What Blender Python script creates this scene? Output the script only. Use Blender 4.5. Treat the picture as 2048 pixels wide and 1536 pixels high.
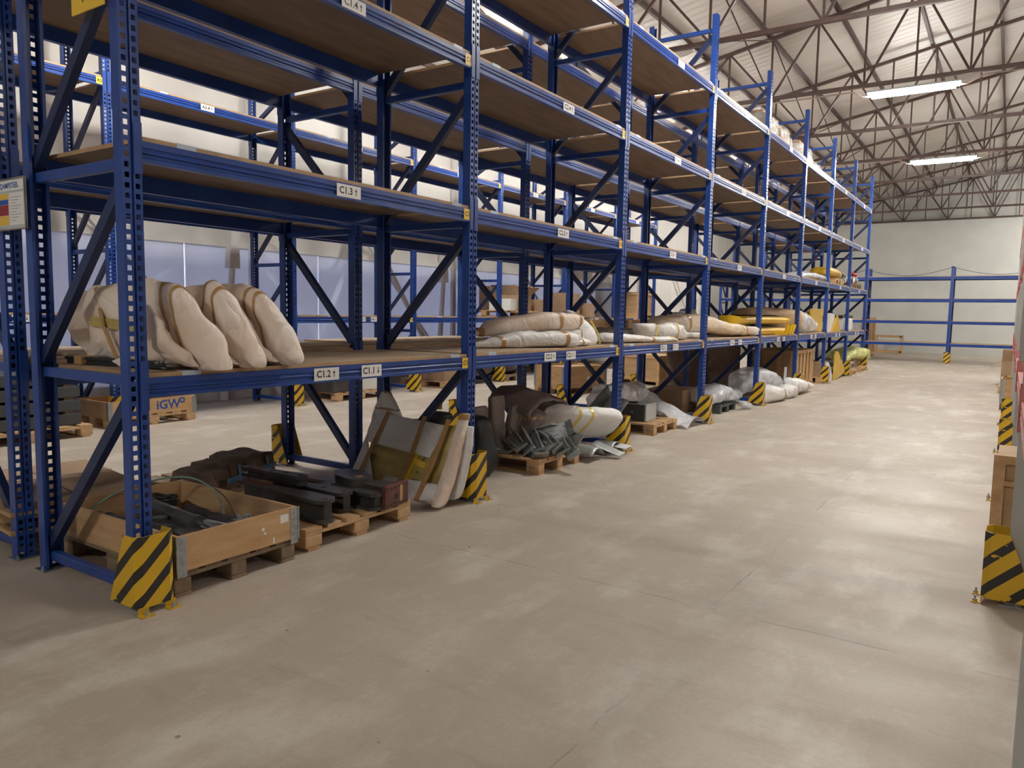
import bpy, bmesh, math, random
from mathutils import Vector, Matrix, noise, Euler
random.seed(7)
for o in list(bpy.data.objects): bpy.data.objects.remove(o)
SC = bpy.context.scene
COL = SC.collection
PI = math.pi

# ------------------------------------------------------------------ camera, world, exposure
YAW, PITCH, ROLL = 0.5849, 0.0949, 0.0169
CAM = Vector((3.6331, -2.0876, 1.5406))
fw = Vector((-math.sin(YAW)*math.cos(PITCH), math.cos(YAW)*math.cos(PITCH), -math.sin(PITCH)))
rt = Vector((math.cos(YAW), math.sin(YAW), 0)); up = rt.cross(fw)
r2 = math.cos(ROLL)*rt + math.sin(ROLL)*up; u2 = -math.sin(ROLL)*rt + math.cos(ROLL)*up
cd = bpy.data.cameras.new('camera'); cam = bpy.data.objects.new('camera', cd); COL.objects.link(cam)
cd.sensor_width = 36; cd.lens = 36*1499/2048; cd.clip_end = 200; cd.clip_start = 0.02
cam.matrix_world = Matrix(((r2.x, u2.x, -fw.x, CAM.x), (r2.y, u2.y, -fw.y, CAM.y), (r2.z, u2.z, -fw.z, CAM.z), (0, 0, 0, 1)))
SC.camera = cam
w = bpy.data.worlds.new('world'); SC.world = w; w.use_nodes = True
w.node_tree.nodes['Background'].inputs[0].default_value = (0.70, 0.74, 0.88, 1)
w.node_tree.nodes['Background'].inputs[1].default_value = 0.95
SC.view_settings.view_transform = 'Standard'; SC.view_settings.look = 'None'
SC.view_settings.gamma = 1; SC.view_settings.use_curve_mapping = False
SC.view_settings.exposure = 1.06
TUBE = 120.0          # emission of the fluorescent tubes

# ------------------------------------------------------------------ materials
def mat(name, col, rough=0.5, metal=0.0, noise_amt=0.0, nscale=8.0, col2=None, bump=0.0, bscale=30.0, spec=0.5, stretch=(1, 1, 1), coord='Object', detail=5):
    m = bpy.data.materials.new(name); m.use_nodes = True
    nt = m.node_tree; b = nt.nodes['Principled BSDF']
    b.inputs['Base Color'].default_value = (*col, 1); b.inputs['Roughness'].default_value = rough
    b.inputs['Metallic'].default_value = metal; b.inputs['Specular IOR Level'].default_value = spec
    if noise_amt or bump:
        tc = nt.nodes.new('ShaderNodeTexCoord'); mp = nt.nodes.new('ShaderNodeMapping')
        mp.inputs['Scale'].default_value = stretch; nt.links.new(tc.outputs[coord], mp.inputs[0])
    if noise_amt:
        n = nt.nodes.new('ShaderNodeTexNoise'); n.inputs['Scale'].default_value = nscale; n.inputs['Detail'].default_value = detail
        nt.links.new(mp.outputs[0], n.inputs[0])
        r = nt.nodes.new('ShaderNodeMapRange'); r.inputs[1].default_value = 0.3; r.inputs[2].default_value = 0.7
        nt.links.new(n.outputs[0], r.inputs[0])
        mx = nt.nodes.new('ShaderNodeMixRGB'); c2 = col2 or tuple(c*(1-noise_amt) for c in col)
        mx.inputs[1].default_value = (*col, 1); mx.inputs[2].default_value = (*c2, 1)
        nt.links.new(r.outputs[0], mx.inputs[0]); nt.links.new(mx.outputs[0], b.inputs['Base Color'])
    if bump:
        n2 = nt.nodes.new('ShaderNodeTexNoise'); n2.inputs['Scale'].default_value = bscale; n2.inputs['Detail'].default_value = 4
        nt.links.new(mp.outputs[0], n2.inputs[0])
        bp = nt.nodes.new('ShaderNodeBump'); bp.inputs['Strength'].default_value = bump; bp.inputs['Distance'].default_value = 0.02
        nt.links.new(n2.outputs[0], bp.inputs['Height']); nt.links.new(bp.outputs[0], b.inputs['Normal'])
    return m

M = {}
M['blue'] = mat('rack_blue', (0.016, 0.064, 0.31), 0.32, 0, 0.35, 5, bump=0.05, bscale=60)
M['blue_shaded'] = mat('rack_blue_shaded', (0.010, 0.027, 0.105), 0.42, 0, 0.3, 6)  # rack blue with the shade of the diagonal braces put into the colour
M['zinc'] = mat('zinc_steel', (0.50, 0.54, 0.56), 0.35, 0.8, 0.3, 30)
M['board'] = mat('chipboard', (0.46, 0.345, 0.235), 0.65, 0, 1, 2.2, (0.37, 0.265, 0.17), bump=0.1, bscale=80, stretch=(6, 0.8, 4), detail=8)
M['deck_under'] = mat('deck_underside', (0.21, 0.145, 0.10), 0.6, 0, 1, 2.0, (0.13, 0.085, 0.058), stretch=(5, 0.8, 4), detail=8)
M['deck_edge'] = mat('deck_edge', (0.52, 0.33, 0.18), 0.6, 0, 0.35, 6)
M['pine'] = mat('pine', (0.62, 0.40, 0.21), 0.6, 0, 1, 3, (0.47, 0.27, 0.12), bump=0.15, bscale=40, stretch=(5, 1, 5))
M['pine_x'] = mat('pine_lengthwise', (0.60, 0.40, 0.22), 0.6, 0, 1, 3, (0.47, 0.28, 0.13), bump=0.15, bscale=40, stretch=(0.8, 5, 5))
M['pine_old'] = mat('old_pine', (0.30, 0.215, 0.14), 0.75, 0, 1, 4, (0.17, 0.115, 0.07), bump=0.2, bscale=30, stretch=(1, 4, 4))
M['ply'] = mat('plywood', (0.50, 0.33, 0.17), 0.6, 0, 1, 2, (0.40, 0.25, 0.12), stretch=(1, 1, 4))
M['carton'] = mat('cardboard', (0.40, 0.26, 0.155), 0.75, 0, 0.25, 3)
M['carton_dk'] = mat('dark_cardboard', (0.19, 0.125, 0.09), 0.7, 0, 0.4, 9, bump=0.4, bscale=12)
M['white_paint'] = mat('white_paint', (0.72, 0.72, 0.70), 0.5, 0, 0.08, 3)
M['grey_paint'] = mat('grey_paint', (0.42, 0.42, 0.40), 0.4, 0, 0.15, 3)
M['red'] = mat('red_paint', (0.42, 0.02, 0.03), 0.4, 0, 0.4, 8)
M['pink'] = mat('worn_red_white', (0.62, 0.30, 0.27), 0.45, 0, 1, 14, (0.42, 0.04, 0.04), stretch=(1, 1, 0.3))
M['white_label'] = mat('white_label', (0.80, 0.79, 0.76), 0.45)
M['blue_label'] = mat('pale_sticker', (0.50, 0.58, 0.68), 0.4)
M['yellow_label'] = mat('yellow_label', (0.80, 0.52, 0.05), 0.45)
M['ink'] = mat('black_ink', (0.012, 0.012, 0.014), 0.5)
M['blue_ink'] = mat('blue_ink', (0.015, 0.09, 0.36), 0.5)
M['brown_ink'] = mat('burnt_brown_ink', (0.10, 0.045, 0.02), 0.7)
M['tape'] = mat('brown_tape', (0.47, 0.27, 0.115), 0.3, 0, 0.2, 12)
M['tape_y'] = mat('yellow_tape', (0.72, 0.56, 0.13), 0.3, 0, 0.2, 12)
M['tape_b'] = mat('blue_white_tape', (0.22, 0.30, 0.42), 0.35, 0, 1, 18, (0.06, 0.17, 0.34))
M['yellow'] = mat('machine_yellow', (0.80, 0.50, 0.02), 0.35, 0, 0.1, 5)
M['yellow_part'] = mat('yellow_casting', (0.60, 0.46, 0.14), 0.45, 0, 0.5, 4, bump=0.2, bscale=10)
M['black'] = mat('black_iron', (0.04, 0.038, 0.04), 0.3, 0.1, 1, 6, (0.085, 0.075, 0.07), bump=0.2, bscale=35)
M['black_plastic'] = mat('black_plastic', (0.018, 0.02, 0.024), 0.45)
M['rust'] = mat('red_brown_primer', (0.15, 0.042, 0.032), 0.55, 0, 0.5, 12)
M['grey_metal'] = mat('grey_steel', (0.42, 0.44, 0.44), 0.38, 0.3, 0.4, 6)
M['lgrey'] = mat('light_grey_enamel', (0.50, 0.53, 0.55), 0.35, 0, 0.1, 4)
M['dgrey'] = mat('dark_grey_box', (0.07, 0.078, 0.08), 0.5, 0, 0.3, 4)
M['chrome'] = mat('chrome_rod', (0.75, 0.75, 0.75), 0.15, 1.0)
M['green_hose'] = mat('green_strap', (0.20, 0.33, 0.27), 0.35)
M['truss'] = mat('truss_brown', (0.085, 0.045, 0.038), 0.5, 0, 0.3, 6)
M['galv'] = mat('conduit', (0.35, 0.27, 0.24), 0.4, 0.3)
M['cable'] = mat('cable', (0.03, 0.03, 0.03), 0.5)

def foam_mat(name, col, c2, trans=0.0, bump=0.35, bs=9, rough=0.5):
    m = mat(name, col, rough, 0, 1, 2.5, c2, bump=bump, bscale=bs)
    nt = m.node_tree; b = nt.nodes['Principled BSDF']       # crisp creases on top of the soft bump
    old = [q for q in nt.nodes if q.type == 'BUMP'][0]; tc = [q for q in nt.nodes if q.type == 'TEX_COORD'][0]
    n = nt.nodes.new('ShaderNodeTexNoise'); n.inputs['Scale'].default_value = 3.6; n.inputs['Detail'].default_value = 2.5; n.inputs['Distortion'].default_value = 1.2
    nt.links.new(tc.outputs['Object'], n.inputs[0])
    a = nt.nodes.new('ShaderNodeMath'); a.operation = 'SUBTRACT'; a.inputs[1].default_value = 0.5; nt.links.new(n.outputs[0], a.inputs[0])
    c = nt.nodes.new('ShaderNodeMath'); c.operation = 'ABSOLUTE'; nt.links.new(a.outputs[0], c.inputs[0])
    b2 = nt.nodes.new('ShaderNodeBump'); b2.inputs['Strength'].default_value = 0.42; b2.inputs['Distance'].default_value = 0.12; nt.links.new(c.outputs[0], b2.inputs['Height'])
    nt.links.new(old.outputs[0], b2.inputs['Normal']); nt.links.new(b2.outputs[0], b.inputs['Normal'])
    return m
M['foam'] = foam_mat('foam_sheet', (0.82, 0.74, 0.68), (0.77, 0.60, 0.47))
M['foam_w'] = foam_mat('white_foam', (0.80, 0.79, 0.78), (0.70, 0.68, 0.66), bump=0.2)
M['foam_br'] = foam_mat('brownish_foam', (0.27, 0.22, 0.205), (0.20, 0.15, 0.13))
M['pack_y'] = foam_mat('foam_over_yellow', (0.72, 0.55, 0.33), (0.80, 0.72, 0.62))
def film_mat(name, col, alpha, rough=0.18):
    m = mat(name, col, rough, 0, 0, bump=0.8, bscale=16)
    nt = m.node_tree; b = nt.nodes['Principled BSDF']
    n = nt.nodes.new('ShaderNodeTexNoise'); n.inputs['Scale'].default_value = 7; n.inputs['Detail'].default_value = 6
    tc = [q for q in nt.nodes if q.type == 'TEX_COORD'][0]; nt.links.new(tc.outputs['Object'], n.inputs[0])
    r = nt.nodes.new('ShaderNodeMapRange'); r.inputs[1].default_value = 0.35; r.inputs[2].default_value = 0.65
    r.inputs[3].default_value = alpha; r.inputs[4].default_value = min(1, alpha+0.3)
    nt.links.new(n.outputs[0], r.inputs[0]); nt.links.new(r.outputs[0], b.inputs['Alpha'])
    return m
M['film'] = film_mat('plastic_film', (0.80, 0.82, 0.86), 0.45)
M['film_y'] = film_mat('yellow_film', (0.66, 0.66, 0.26), 0.7)
M['film_c'] = film_mat('clear_film', (0.62, 0.60, 0.57), 0.35)

def stripes_mat():
    m = bpy.data.materials.new('hazard_stripes'); m.use_nodes = True; nt = m.node_tree; b = nt.nodes['Principled BSDF']
    uv = nt.nodes.new('ShaderNodeUVMap'); sp = nt.nodes.new('ShaderNodeSeparateXYZ'); nt.links.new(uv.outputs[0], sp.inputs[0])
    a = nt.nodes.new('ShaderNodeMath'); a.operation = 'MULTIPLY'; a.inputs[1].default_value = 0.95; nt.links.new(sp.outputs[0], a.inputs[0])
    s = nt.nodes.new('ShaderNodeMath'); s.operation = 'SUBTRACT'; nt.links.new(sp.outputs[1], s.inputs[0]); nt.links.new(a.outputs[0], s.inputs[1])
    d = nt.nodes.new('ShaderNodeMath'); d.operation = 'MULTIPLY_ADD'; d.inputs[1].default_value = 1/0.155; d.inputs[2].default_value = 10.35; nt.links.new(s.outputs[0], d.inputs[0])
    f = nt.nodes.new('ShaderNodeMath'); f.operation = 'FRACT'; nt.links.new(d.outputs[0], f.inputs[0])
    g = nt.nodes.new('ShaderNodeMath'); g.operation = 'LESS_THAN'; g.inputs[1].default_value = 0.40; nt.links.new(f.outputs[0], g.inputs[0])
    tc = nt.nodes.new('ShaderNodeTexCoord'); n = nt.nodes.new('ShaderNodeTexNoise'); n.inputs['Scale'].default_value = 14; n.inputs['Detail'].default_value = 6
    nt.links.new(tc.outputs['Object'], n.inputs[0])
    w_ = nt.nodes.new('ShaderNodeMath'); w_.operation = 'LESS_THAN'; w_.inputs[1].default_value = 0.66; nt.links.new(n.outputs[0], w_.inputs[0])
    k = nt.nodes.new('ShaderNodeMath'); k.operation = 'MULTIPLY'; nt.links.new(g.outputs[0], k.inputs[0]); nt.links.new(w_.outputs[0], k.inputs[1])
    mx = nt.nodes.new('ShaderNodeMixRGB'); mx.inputs[1].default_value = (0.66, 0.40, 0.015, 1); mx.inputs[2].default_value = (0.025, 0.022, 0.02, 1)
    nt.links.new(k.outputs[0], mx.inputs[0]); nt.links.new(mx.outputs[0], b.inputs['Base Color']); b.inputs['Roughness'].default_value = 0.4
    return m
M['stripes'] = stripes_mat()
M['guard_yellow'] = mat('guard_yellow', (0.66, 0.40, 0.02), 0.4, 0, 0.2, 9)

def translucent(m, col, f):
    nt = m.node_tree; b = nt.nodes['Principled BSDF']; out = nt.nodes['Material Output']
    t = nt.nodes.new('ShaderNodeBsdfTranslucent'); t.inputs[0].default_value = (*col, 1)
    x = nt.nodes.new('ShaderNodeMixShader'); x.inputs[0].default_value = f
    nt.links.new(b.outputs[0], x.inputs[1]); nt.links.new(t.outputs[0], x.inputs[2]); nt.links.new(x.outputs[0], out.inputs[0])
def emis(name, col, s):
    m = bpy.data.materials.new(name); m.use_nodes = True; b = m.node_tree.nodes['Principled BSDF']
    b.inputs['Emission Color'].default_value = (*col, 1); b.inputs['Emission Strength'].default_value = s
    b.inputs['Base Color'].default_value = (*col, 1)
    return m
M['tube'] = emis('fluorescent_diffuser', (1.0, 0.97, 0.90), TUBE)

def floor_mat():
    m = bpy.data.materials.new('concrete_floor'); m.use_nodes = True; nt = m.node_tree; b = nt.nodes['Principled BSDF']
    L = nt.links.new; N = nt.nodes.new
    tc = N('ShaderNodeTexCoord')
    def nz(scale, detail, st=(1, 1, 1), rough=0.6):
        mp = N('ShaderNodeMapping'); mp.inputs['Scale'].default_value = st; L(tc.outputs['Object'], mp.inputs[0])
        n = N('ShaderNodeTexNoise'); n.inputs['Scale'].default_value = scale; n.inputs['Detail'].default_value = detail; n.inputs['Roughness'].default_value = rough
        L(mp.outputs[0], n.inputs[0]); return n.outputs[0]
    def rng(v, a, b_, c=0, d=1):
        r = N('ShaderNodeMapRange'); r.inputs[1].default_value = a; r.inputs[2].default_value = b_; r.inputs[3].default_value = c; r.inputs[4].default_value = d
        L(v, r.inputs[0]); return r.outputs[0]
    def mix(f, a, b_, mode='MIX'):
        x = N('ShaderNodeMixRGB'); x.blend_type = mode
        for i, v in ((1, a), (2, b_)):
            if isinstance(v, tuple): x.inputs[i].default_value = (*v, 1)
            else: L(v, x.inputs[i])
        L(f, x.inputs[0]); return x.outputs[0]
    def math_(op, a, b_):
        x = N('ShaderNodeMath'); x.operation = op
        for i, v in ((0, a), (1, b_)):
            if isinstance(v, float): x.inputs[i].default_value = v
            else: L(v, x.inputs[i])
        return x.outputs[0]
    c = mix(rng(nz(0.35, 6), 0.35, 0.65), (0.50, 0.425, 0.355), (0.43, 0.365, 0.30))
    c = mix(rng(nz(2.2, 8, (1, 0.45, 1)), 0.50, 0.64, 0, 0.95), c, (0.60, 0.54, 0.47))
    c = mix(rng(nz(5.5, 9, (1, 0.6, 1), 0.75), 0.55, 0.72, 0, 0.7), c, (0.62, 0.56, 0.49))
    c = mix(rng(nz(3.1, 8, (0.4, 1.8, 1), 0.7), 0.56, 0.72, 0, 0.55), c, (0.33, 0.275, 0.22))
    c = mix(rng(nz(1.1, 7, (0.5, 1.6, 1)), 0.52, 0.75, 0, 0.5), c, (0.33, 0.28, 0.225))
    c = mix(rng(nz(45, 5), 0.35, 0.7, 0, 0.22), c, (0.30, 0.255, 0.21))
    # small dark specks and chips
    v = N('ShaderNodeTexVoronoi'); v.inputs['Scale'].default_value = 3.5; L(tc.outputs['Object'], v.inputs[0])
    sp = math_('MULTIPLY', rng(v.outputs['Distance'], 0.03, 0.045, 1, 0), rng(nz(1.7, 2), 0.48, 0.52))
    c = mix(sp, c, (0.12, 0.10, 0.085))
    # hairline joints / cracks: wobbling contour lines, broken by a mask
    sx = N('ShaderNodeSeparateXYZ'); L(tc.outputs['Object'], sx.inputs[0])
    wob = math_('MULTIPLY', rng(nz(1.3, 6), 0.3, 0.7, -0.5, 0.5), 0.03)
    yy = math_('ADD', sx.outputs[1], wob); yy = math_('ADD', yy, 0.85)
    fy = math_('ABSOLUTE', math_('SUBTRACT', math_('FRACT', math_('DIVIDE', yy, 5.1), 0.0), 0.5), 0.0)
    fy = math_('MULTIPLY', fy, 5.1)
    ly = rng(fy, 0.002, 0.005, 1, 0)
    xx = math_('ADD', sx.outputs[0], math_('MULTIPLY', rng(nz(0.9, 6), 0.3, 0.7, -0.5, 0.5), 0.06)); xx = math_('ADD', xx, -2.42)
    lx = rng(math_('ABSOLUTE', xx, 0.0), 0.002, 0.006, 1, 0)
    lx = math_('MULTIPLY', lx, rng(nz(0.7, 2), 0.52, 0.6, 0.12, 0.9))
    lines = math_('MAXIMUM', ly, lx)
    lines = math_('MULTIPLY', lines, rng(nz(1.6, 3), 0.42, 0.52, 0, 0.65))
    c = mix(lines, c, (0.14, 0.115, 0.095))
    L(c, b.inputs['Base Color'])
    L(rng(nz(1.2, 5, (0.5, 1.5, 1)), 0.35, 0.65, 0.44, 0.65), b.inputs['Roughness'])
    bp = N('ShaderNodeBump'); bp.inputs['Strength'].default_value = 0.25; bp.inputs['Distance'].default_value = 0.01
    L(nz(12, 8), bp.inputs['Height']); L(bp.outputs[0], b.inputs['Normal'])
    return m
M['floor'] = floor_mat()
M['plaster'] = mat('white_plaster', (0.60, 0.60, 0.575), 0.75, 0, 0.10, 1.2, bump=0.05, bscale=4)
M['roof'] = mat('white_roof_sheet', (0.68, 0.65, 0.62), 0.42, 0, 0.12, 0.8, stretch=(0.3, 2, 1))
M['wall_sheet'] = mat('left_wall_sheet', (0.76, 0.74, 0.71), 0.45, 0, 0.12, 0.8, stretch=(1, 2, 0.4))
M['poly'] = mat('glossy_wall_panel', (0.78, 0.81, 0.93), 0.22, 0, 1, 1.1, (0.66, 0.67, 0.76), bump=0.15, bscale=3, stretch=(1, 1.4, 0.3), spec=0.9)
translucent(M['poly'], (0.80, 0.82, 0.90), 0.38)
M['steel_white'] = mat('white_steel', (0.66, 0.64, 0.62), 0.4)

# ------------------------------------------------------------------ mesh helpers
class MB:
    def __init__(s): s.v = []; s.f = []; s.m = []; s.mats = []; s.cur = 0; s.uv = None; s.sm = set()
    def use(s, m):
        if m not in s.mats: s.mats.append(m)
        s.cur = s.mats.index(m); return s
    def add(s, vs, fs, smooth=False):
        n = len(s.v); s.v += [Vector(p) for p in vs]
        for f in fs:
            if smooth: s.sm.add(len(s.f))
            s.f.append(tuple(i+n for i in f)); s.m.append(s.cur)
        return s
    def box(s, x0, x1, y0, y1, z0, z1, T=None):
        vs = [Vector((x, y, z)) for z in (z0, z1) for y in (y0, y1) for x in (x0, x1)]
        if T: vs = [T @ p for p in vs]
        return s.add(vs, [(0, 2, 3, 1), (4, 5, 7, 6), (0, 1, 5, 4), (2, 6, 7, 3), (0, 4, 6, 2), (1, 3, 7, 5)])
    def bbox(s, x0, x1, y0, y1, z0, z1, b=0.006, T=None):
        """box with bevelled vertical and horizontal edges"""
        bm = bmesh.new(); bmesh.ops.create_cube(bm, size=1)
        for v in bm.verts: v.co = Vector(((x0+x1)/2+v.co.x*(x1-x0), (y0+y1)/2+v.co.y*(y1-y0), (z0+z1)/2+v.co.z*(z1-z0)))
        bmesh.ops.bevel(bm, geom=list(bm.edges), offset=b, segments=2, affect='EDGES', profile=0.6)
        bm.verts.index_update(); vs = [(T @ v.co if T else v.co.copy()) for v in bm.verts]; fs = [tuple(v.index for v in f.verts) for f in bm.faces]; bm.free()
        return s.add(vs, fs)
    def bar(s, a, b, w, h, upv=(0, 0, 1)):
        a = Vector(a); b = Vector(b); d = (b-a).normalized(); u = Vector(upv)
        if abs(d.dot(u)) > 0.99: u = Vector((1, 0, 0))
        r = d.cross(u).normalized(); u = r.cross(d)
        vs = [p + r*(w/2*i) + u*(h/2*j) for p in (a, b) for j in (-1, 1) for i in (-1, 1)]
        return s.add(vs, [(0, 2, 3, 1), (4, 5, 7, 6), (0, 1, 5, 4), (2, 6, 7, 3), (0, 4, 6, 2), (1, 3, 7, 5)])
    def cyl(s, a, b, r, r_b=None, n=16, caps=True):
        a = Vector(a); b = Vector(b); d = (b-a).normalized(); u = Vector((0, 0, 1)) if abs(d.z) < 0.95 else Vector((1, 0, 0))
        x = d.cross(u).normalized(); y = d.cross(x); r_b = r if r_b is None else r_b
        vs = [p + (x*math.cos(2*PI*i/n)+y*math.sin(2*PI*i/n))*q for p, q in ((a, r), (b, r_b)) for i in range(n)]
        s.add(vs, [(i, (i+1) % n, n+(i+1) % n, n+i) for i in range(n)], True)
        if caps: s.add(vs[:n], [tuple(range(n))[::-1]]); s.add(vs[n:], [tuple(range(n))])
        return s
    def tube(s, pts, r, n=8):
        pts = [Vector(p) for p in pts]; rings = []
        for i, p in enumerate(pts):
            d = (pts[min(i+1, len(pts)-1)]-pts[max(i-1, 0)]).normalized()
            u = Vector((0, 0, 1)) if abs(d.z) < 0.9 else Vector((1, 0, 0)); x = d.cross(u).normalized(); y = d.cross(x)
            rings.append([p+(x*math.cos(2*PI*k/n)+y*math.sin(2*PI*k/n))*r for k in range(n)])
        vs = [q for g in rings for q in g]
        fs = [(i*n+k, i*n+(k+1) % n, (i+1)*n+(k+1) % n, (i+1)*n+k) for i in range(len(pts)-1) for k in range(n)]
        return s.add(vs, fs+[tuple(range(n))[::-1], tuple(range(len(vs)-n, len(vs)))], True)
    def prism(s, poly, a, b, T=None):
        """poly: list of 2D points; extruded from a to b.  T maps (u, v, t) -> world"""
        n = len(poly); vs = [Vector((p[0], p[1], t)) for t in (a, b) for p in poly]
        if T: vs = [T(p) if callable(T) else T @ p for p in vs]
        return s.add(vs, [(i, (i+1) % n, n+(i+1) % n, n+i) for i in range(n)]+[tuple(range(n))[::-1], tuple(range(n, 2*n))])
    def text(s, t, size, T, depth=0.0012):
        vs, fs = text_geo(t)
        return s.add([T @ Vector((v.x*size, v.y*size, depth)) for v in vs], fs)
    def mesh(s, name):
        me = bpy.data.meshes.new(name); me.from_pydata([tuple(v) for v in s.v], [], s.f)
        for m in s.mats: me.materials.append(m)
        me.polygons.foreach_set('material_index', s.m)
        for i in s.sm: me.polygons[i].use_smooth = True
        me.update(); return me
    def build(s, name, parent=None, m=None):
        me = s.mesh(name)
        if m is not None: me.materials.clear(); me.materials.append(m)
        return link(name, me, parent)
    def fix(s):
        bm = bmesh.new(); me = s.mesh('t'); bm.from_mesh(me); bmesh.ops.recalc_face_normals(bm, faces=bm.faces); bm.to_mesh(me); bm.free(); return me

_tx = {}
def text_geo(t):
    if t not in _tx:
        cu = bpy.data.curves.new('t', 'FONT'); cu.body = t; cu.size = 1; cu.resolution_u = 2; cu.offset = 0.022
        cu.align_x = 'CENTER'; cu.align_y = 'CENTER'
        o = bpy.data.objects.new('t', cu); COL.objects.link(o)
        me = o.to_mesh(); _tx[t] = ([v.co.copy() for v in me.vertices], [tuple(p.vertices) for p in me.polygons])
        o.to_mesh_clear(); bpy.data.objects.remove(o); bpy.data.curves.remove(cu)
    return _tx[t]

def link(name, me, parent=None):
    o = bpy.data.objects.new(name, me); COL.objects.link(o)
    if parent: o.parent = parent
    return o
def tag(o, label, cat, group=None):
    o['label'] = label; o['category'] = cat
    if group: o['group'] = group
    return o
def thing(name, label, cat, loc=(0, 0, 0), rz=0, group=None):
    o = link(name, None); o.location = loc; o.rotation_euler = (0, 0, rz); o.empty_display_size = 0.2
    return tag(o, label, cat, group)
def struct(name, mb, m=None):
    o = mb.build(name, None, m); o['kind'] = 'structure'; return o
def copy_tree(o, parent=None):
    c = o.copy(); COL.objects.link(c); c.parent = parent
    for ch in list(o.children): copy_tree(ch, c)
    return c
def at(o, loc, rz=None):
    o.location = loc
    if rz is not None: o.rotation_euler[2] = rz
    return o

# label plate lying on a plane facing +x (text reads along +y)
def TX(x, y, z, roll=0.0): return Matrix(((0, 0, 1, x), (1, 0, 0, y), (0, 1, 0, z), (0, 0, 0, 1)))
def TXm(x, y, z): return Matrix(((0, 0, -1, x), (-1, 0, 0, y), (0, 1, 0, z), (0, 0, 0, 1)))
def TY(x, y, z): return Matrix(((1, 0, 0, x), (0, 0, -1, y), (0, 1, 0, z), (0, 0, 0, 1)))    # facing -y

# ------------------------------------------------------------------ pallet racking
def post_mesh(h, full=True, m=None):
    """upright channel, front face in the plane x=0 facing +x, 100 wide, 70 deep, two columns of slots"""
    bm = bmesh.new()
    pitch = 0.05; n = int(h/pitch)
    hy = 0.0115; cols = [-0.05, -0.027-hy, -0.027+hy, -0.007, -0.005, 0.005, 0.007, 0.027-hy, 0.027+hy, 0.05]
    xs = [0, 0, 0, 0, -0.010, -0.010, 0, 0, 0, 0]
    holes = {1, 7}
    zs = []
    for i in range(n): zs += [i*pitch, i*pitch+0.012, i*pitch+0.038]
    zs.append(n*pitch)
    if zs[-1] < h-1e-4: zs.append(h)
    prev = None
    for j, z in enumerate(zs):
        row = [bm.verts.new((xs[k], cols[k], z)) for k in range(10)]
        if prev:
            for k in range(9):
                if k in holes and full and (j-1) % 3 == 1 and j < 3*n: continue
                bm.faces.new((prev[k], prev[k+1], row[k+1], row[k]))
        prev = row
    # side walls and lips
    for sg in (-1, 1):
        for (xa, ya, xb, yb) in ((0, 0.05, -0.07, 0.05), (-0.07, 0.05, -0.07, 0.034)):
            q = [bm.verts.new((xa, sg*ya, 0)), bm.verts.new((xb, sg*yb, 0)), bm.verts.new((xb, sg*yb, h)), bm.verts.new((xa, sg*ya, h))]
            bm.faces.new(q)
    bmesh.ops.remove_doubles(bm, verts=bm.verts, dist=1e-5)
    me = bpy.data.meshes.new('post'); bm.to_mesh(me); bm.free()
    o = bpy.data.objects.new('t', me); COL.objects.link(o)
    md = o.modifiers.new('s', 'SOLIDIFY'); md.thickness = 0.0025; md.offset = 0
    dg = bpy.context.evaluated_depsgraph_get(); dg.update()
    m2 = bpy.data.meshes.new_from_object(o.evaluated_get(dg)); m2.name = 'post'
    bpy.data.objects.remove(o); m2.materials.clear(); m2.materials.append(m or M['blue']); return m2

def beam_mesh(ln, m=None, h=0.102):
    mb = MB().use(m or M['blue'])
    prof = [(0, 0), (0, -.030), (-.007, -.037), (-.007, -.043), (0, -.050), (0, -.056), (-.010, -.064), (-.010, -h+.026), (0, -h+.018), (0, -h), (-.045, -h), (-.045, 0)]
    mb.prism(prof, 0, ln, lambda p: Vector((p.x, p.z, p.y)))
    for y0, y1, yc in ((-0.042, 0.0, -0.021), (ln, ln+0.042, ln+0.021)):        # end connectors hooked on the upright
        mb.box(-0.001, 0.006, y0, y1, -0.165, 0.085)
        e = 0 if y0 < 0 else ln
        mb.box(-0.05, 0.006, e-0.002, e+0.002, -0.165, 0.085)
    return mb

_beams = {}
def get_beam(ln, m=None):
    k = (round(ln, 3), m)
    if k not in _beams: _beams[k] = beam_mesh(ln, m).fix(); _beams[k].name = 'beam'
    return _beams[k]

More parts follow.
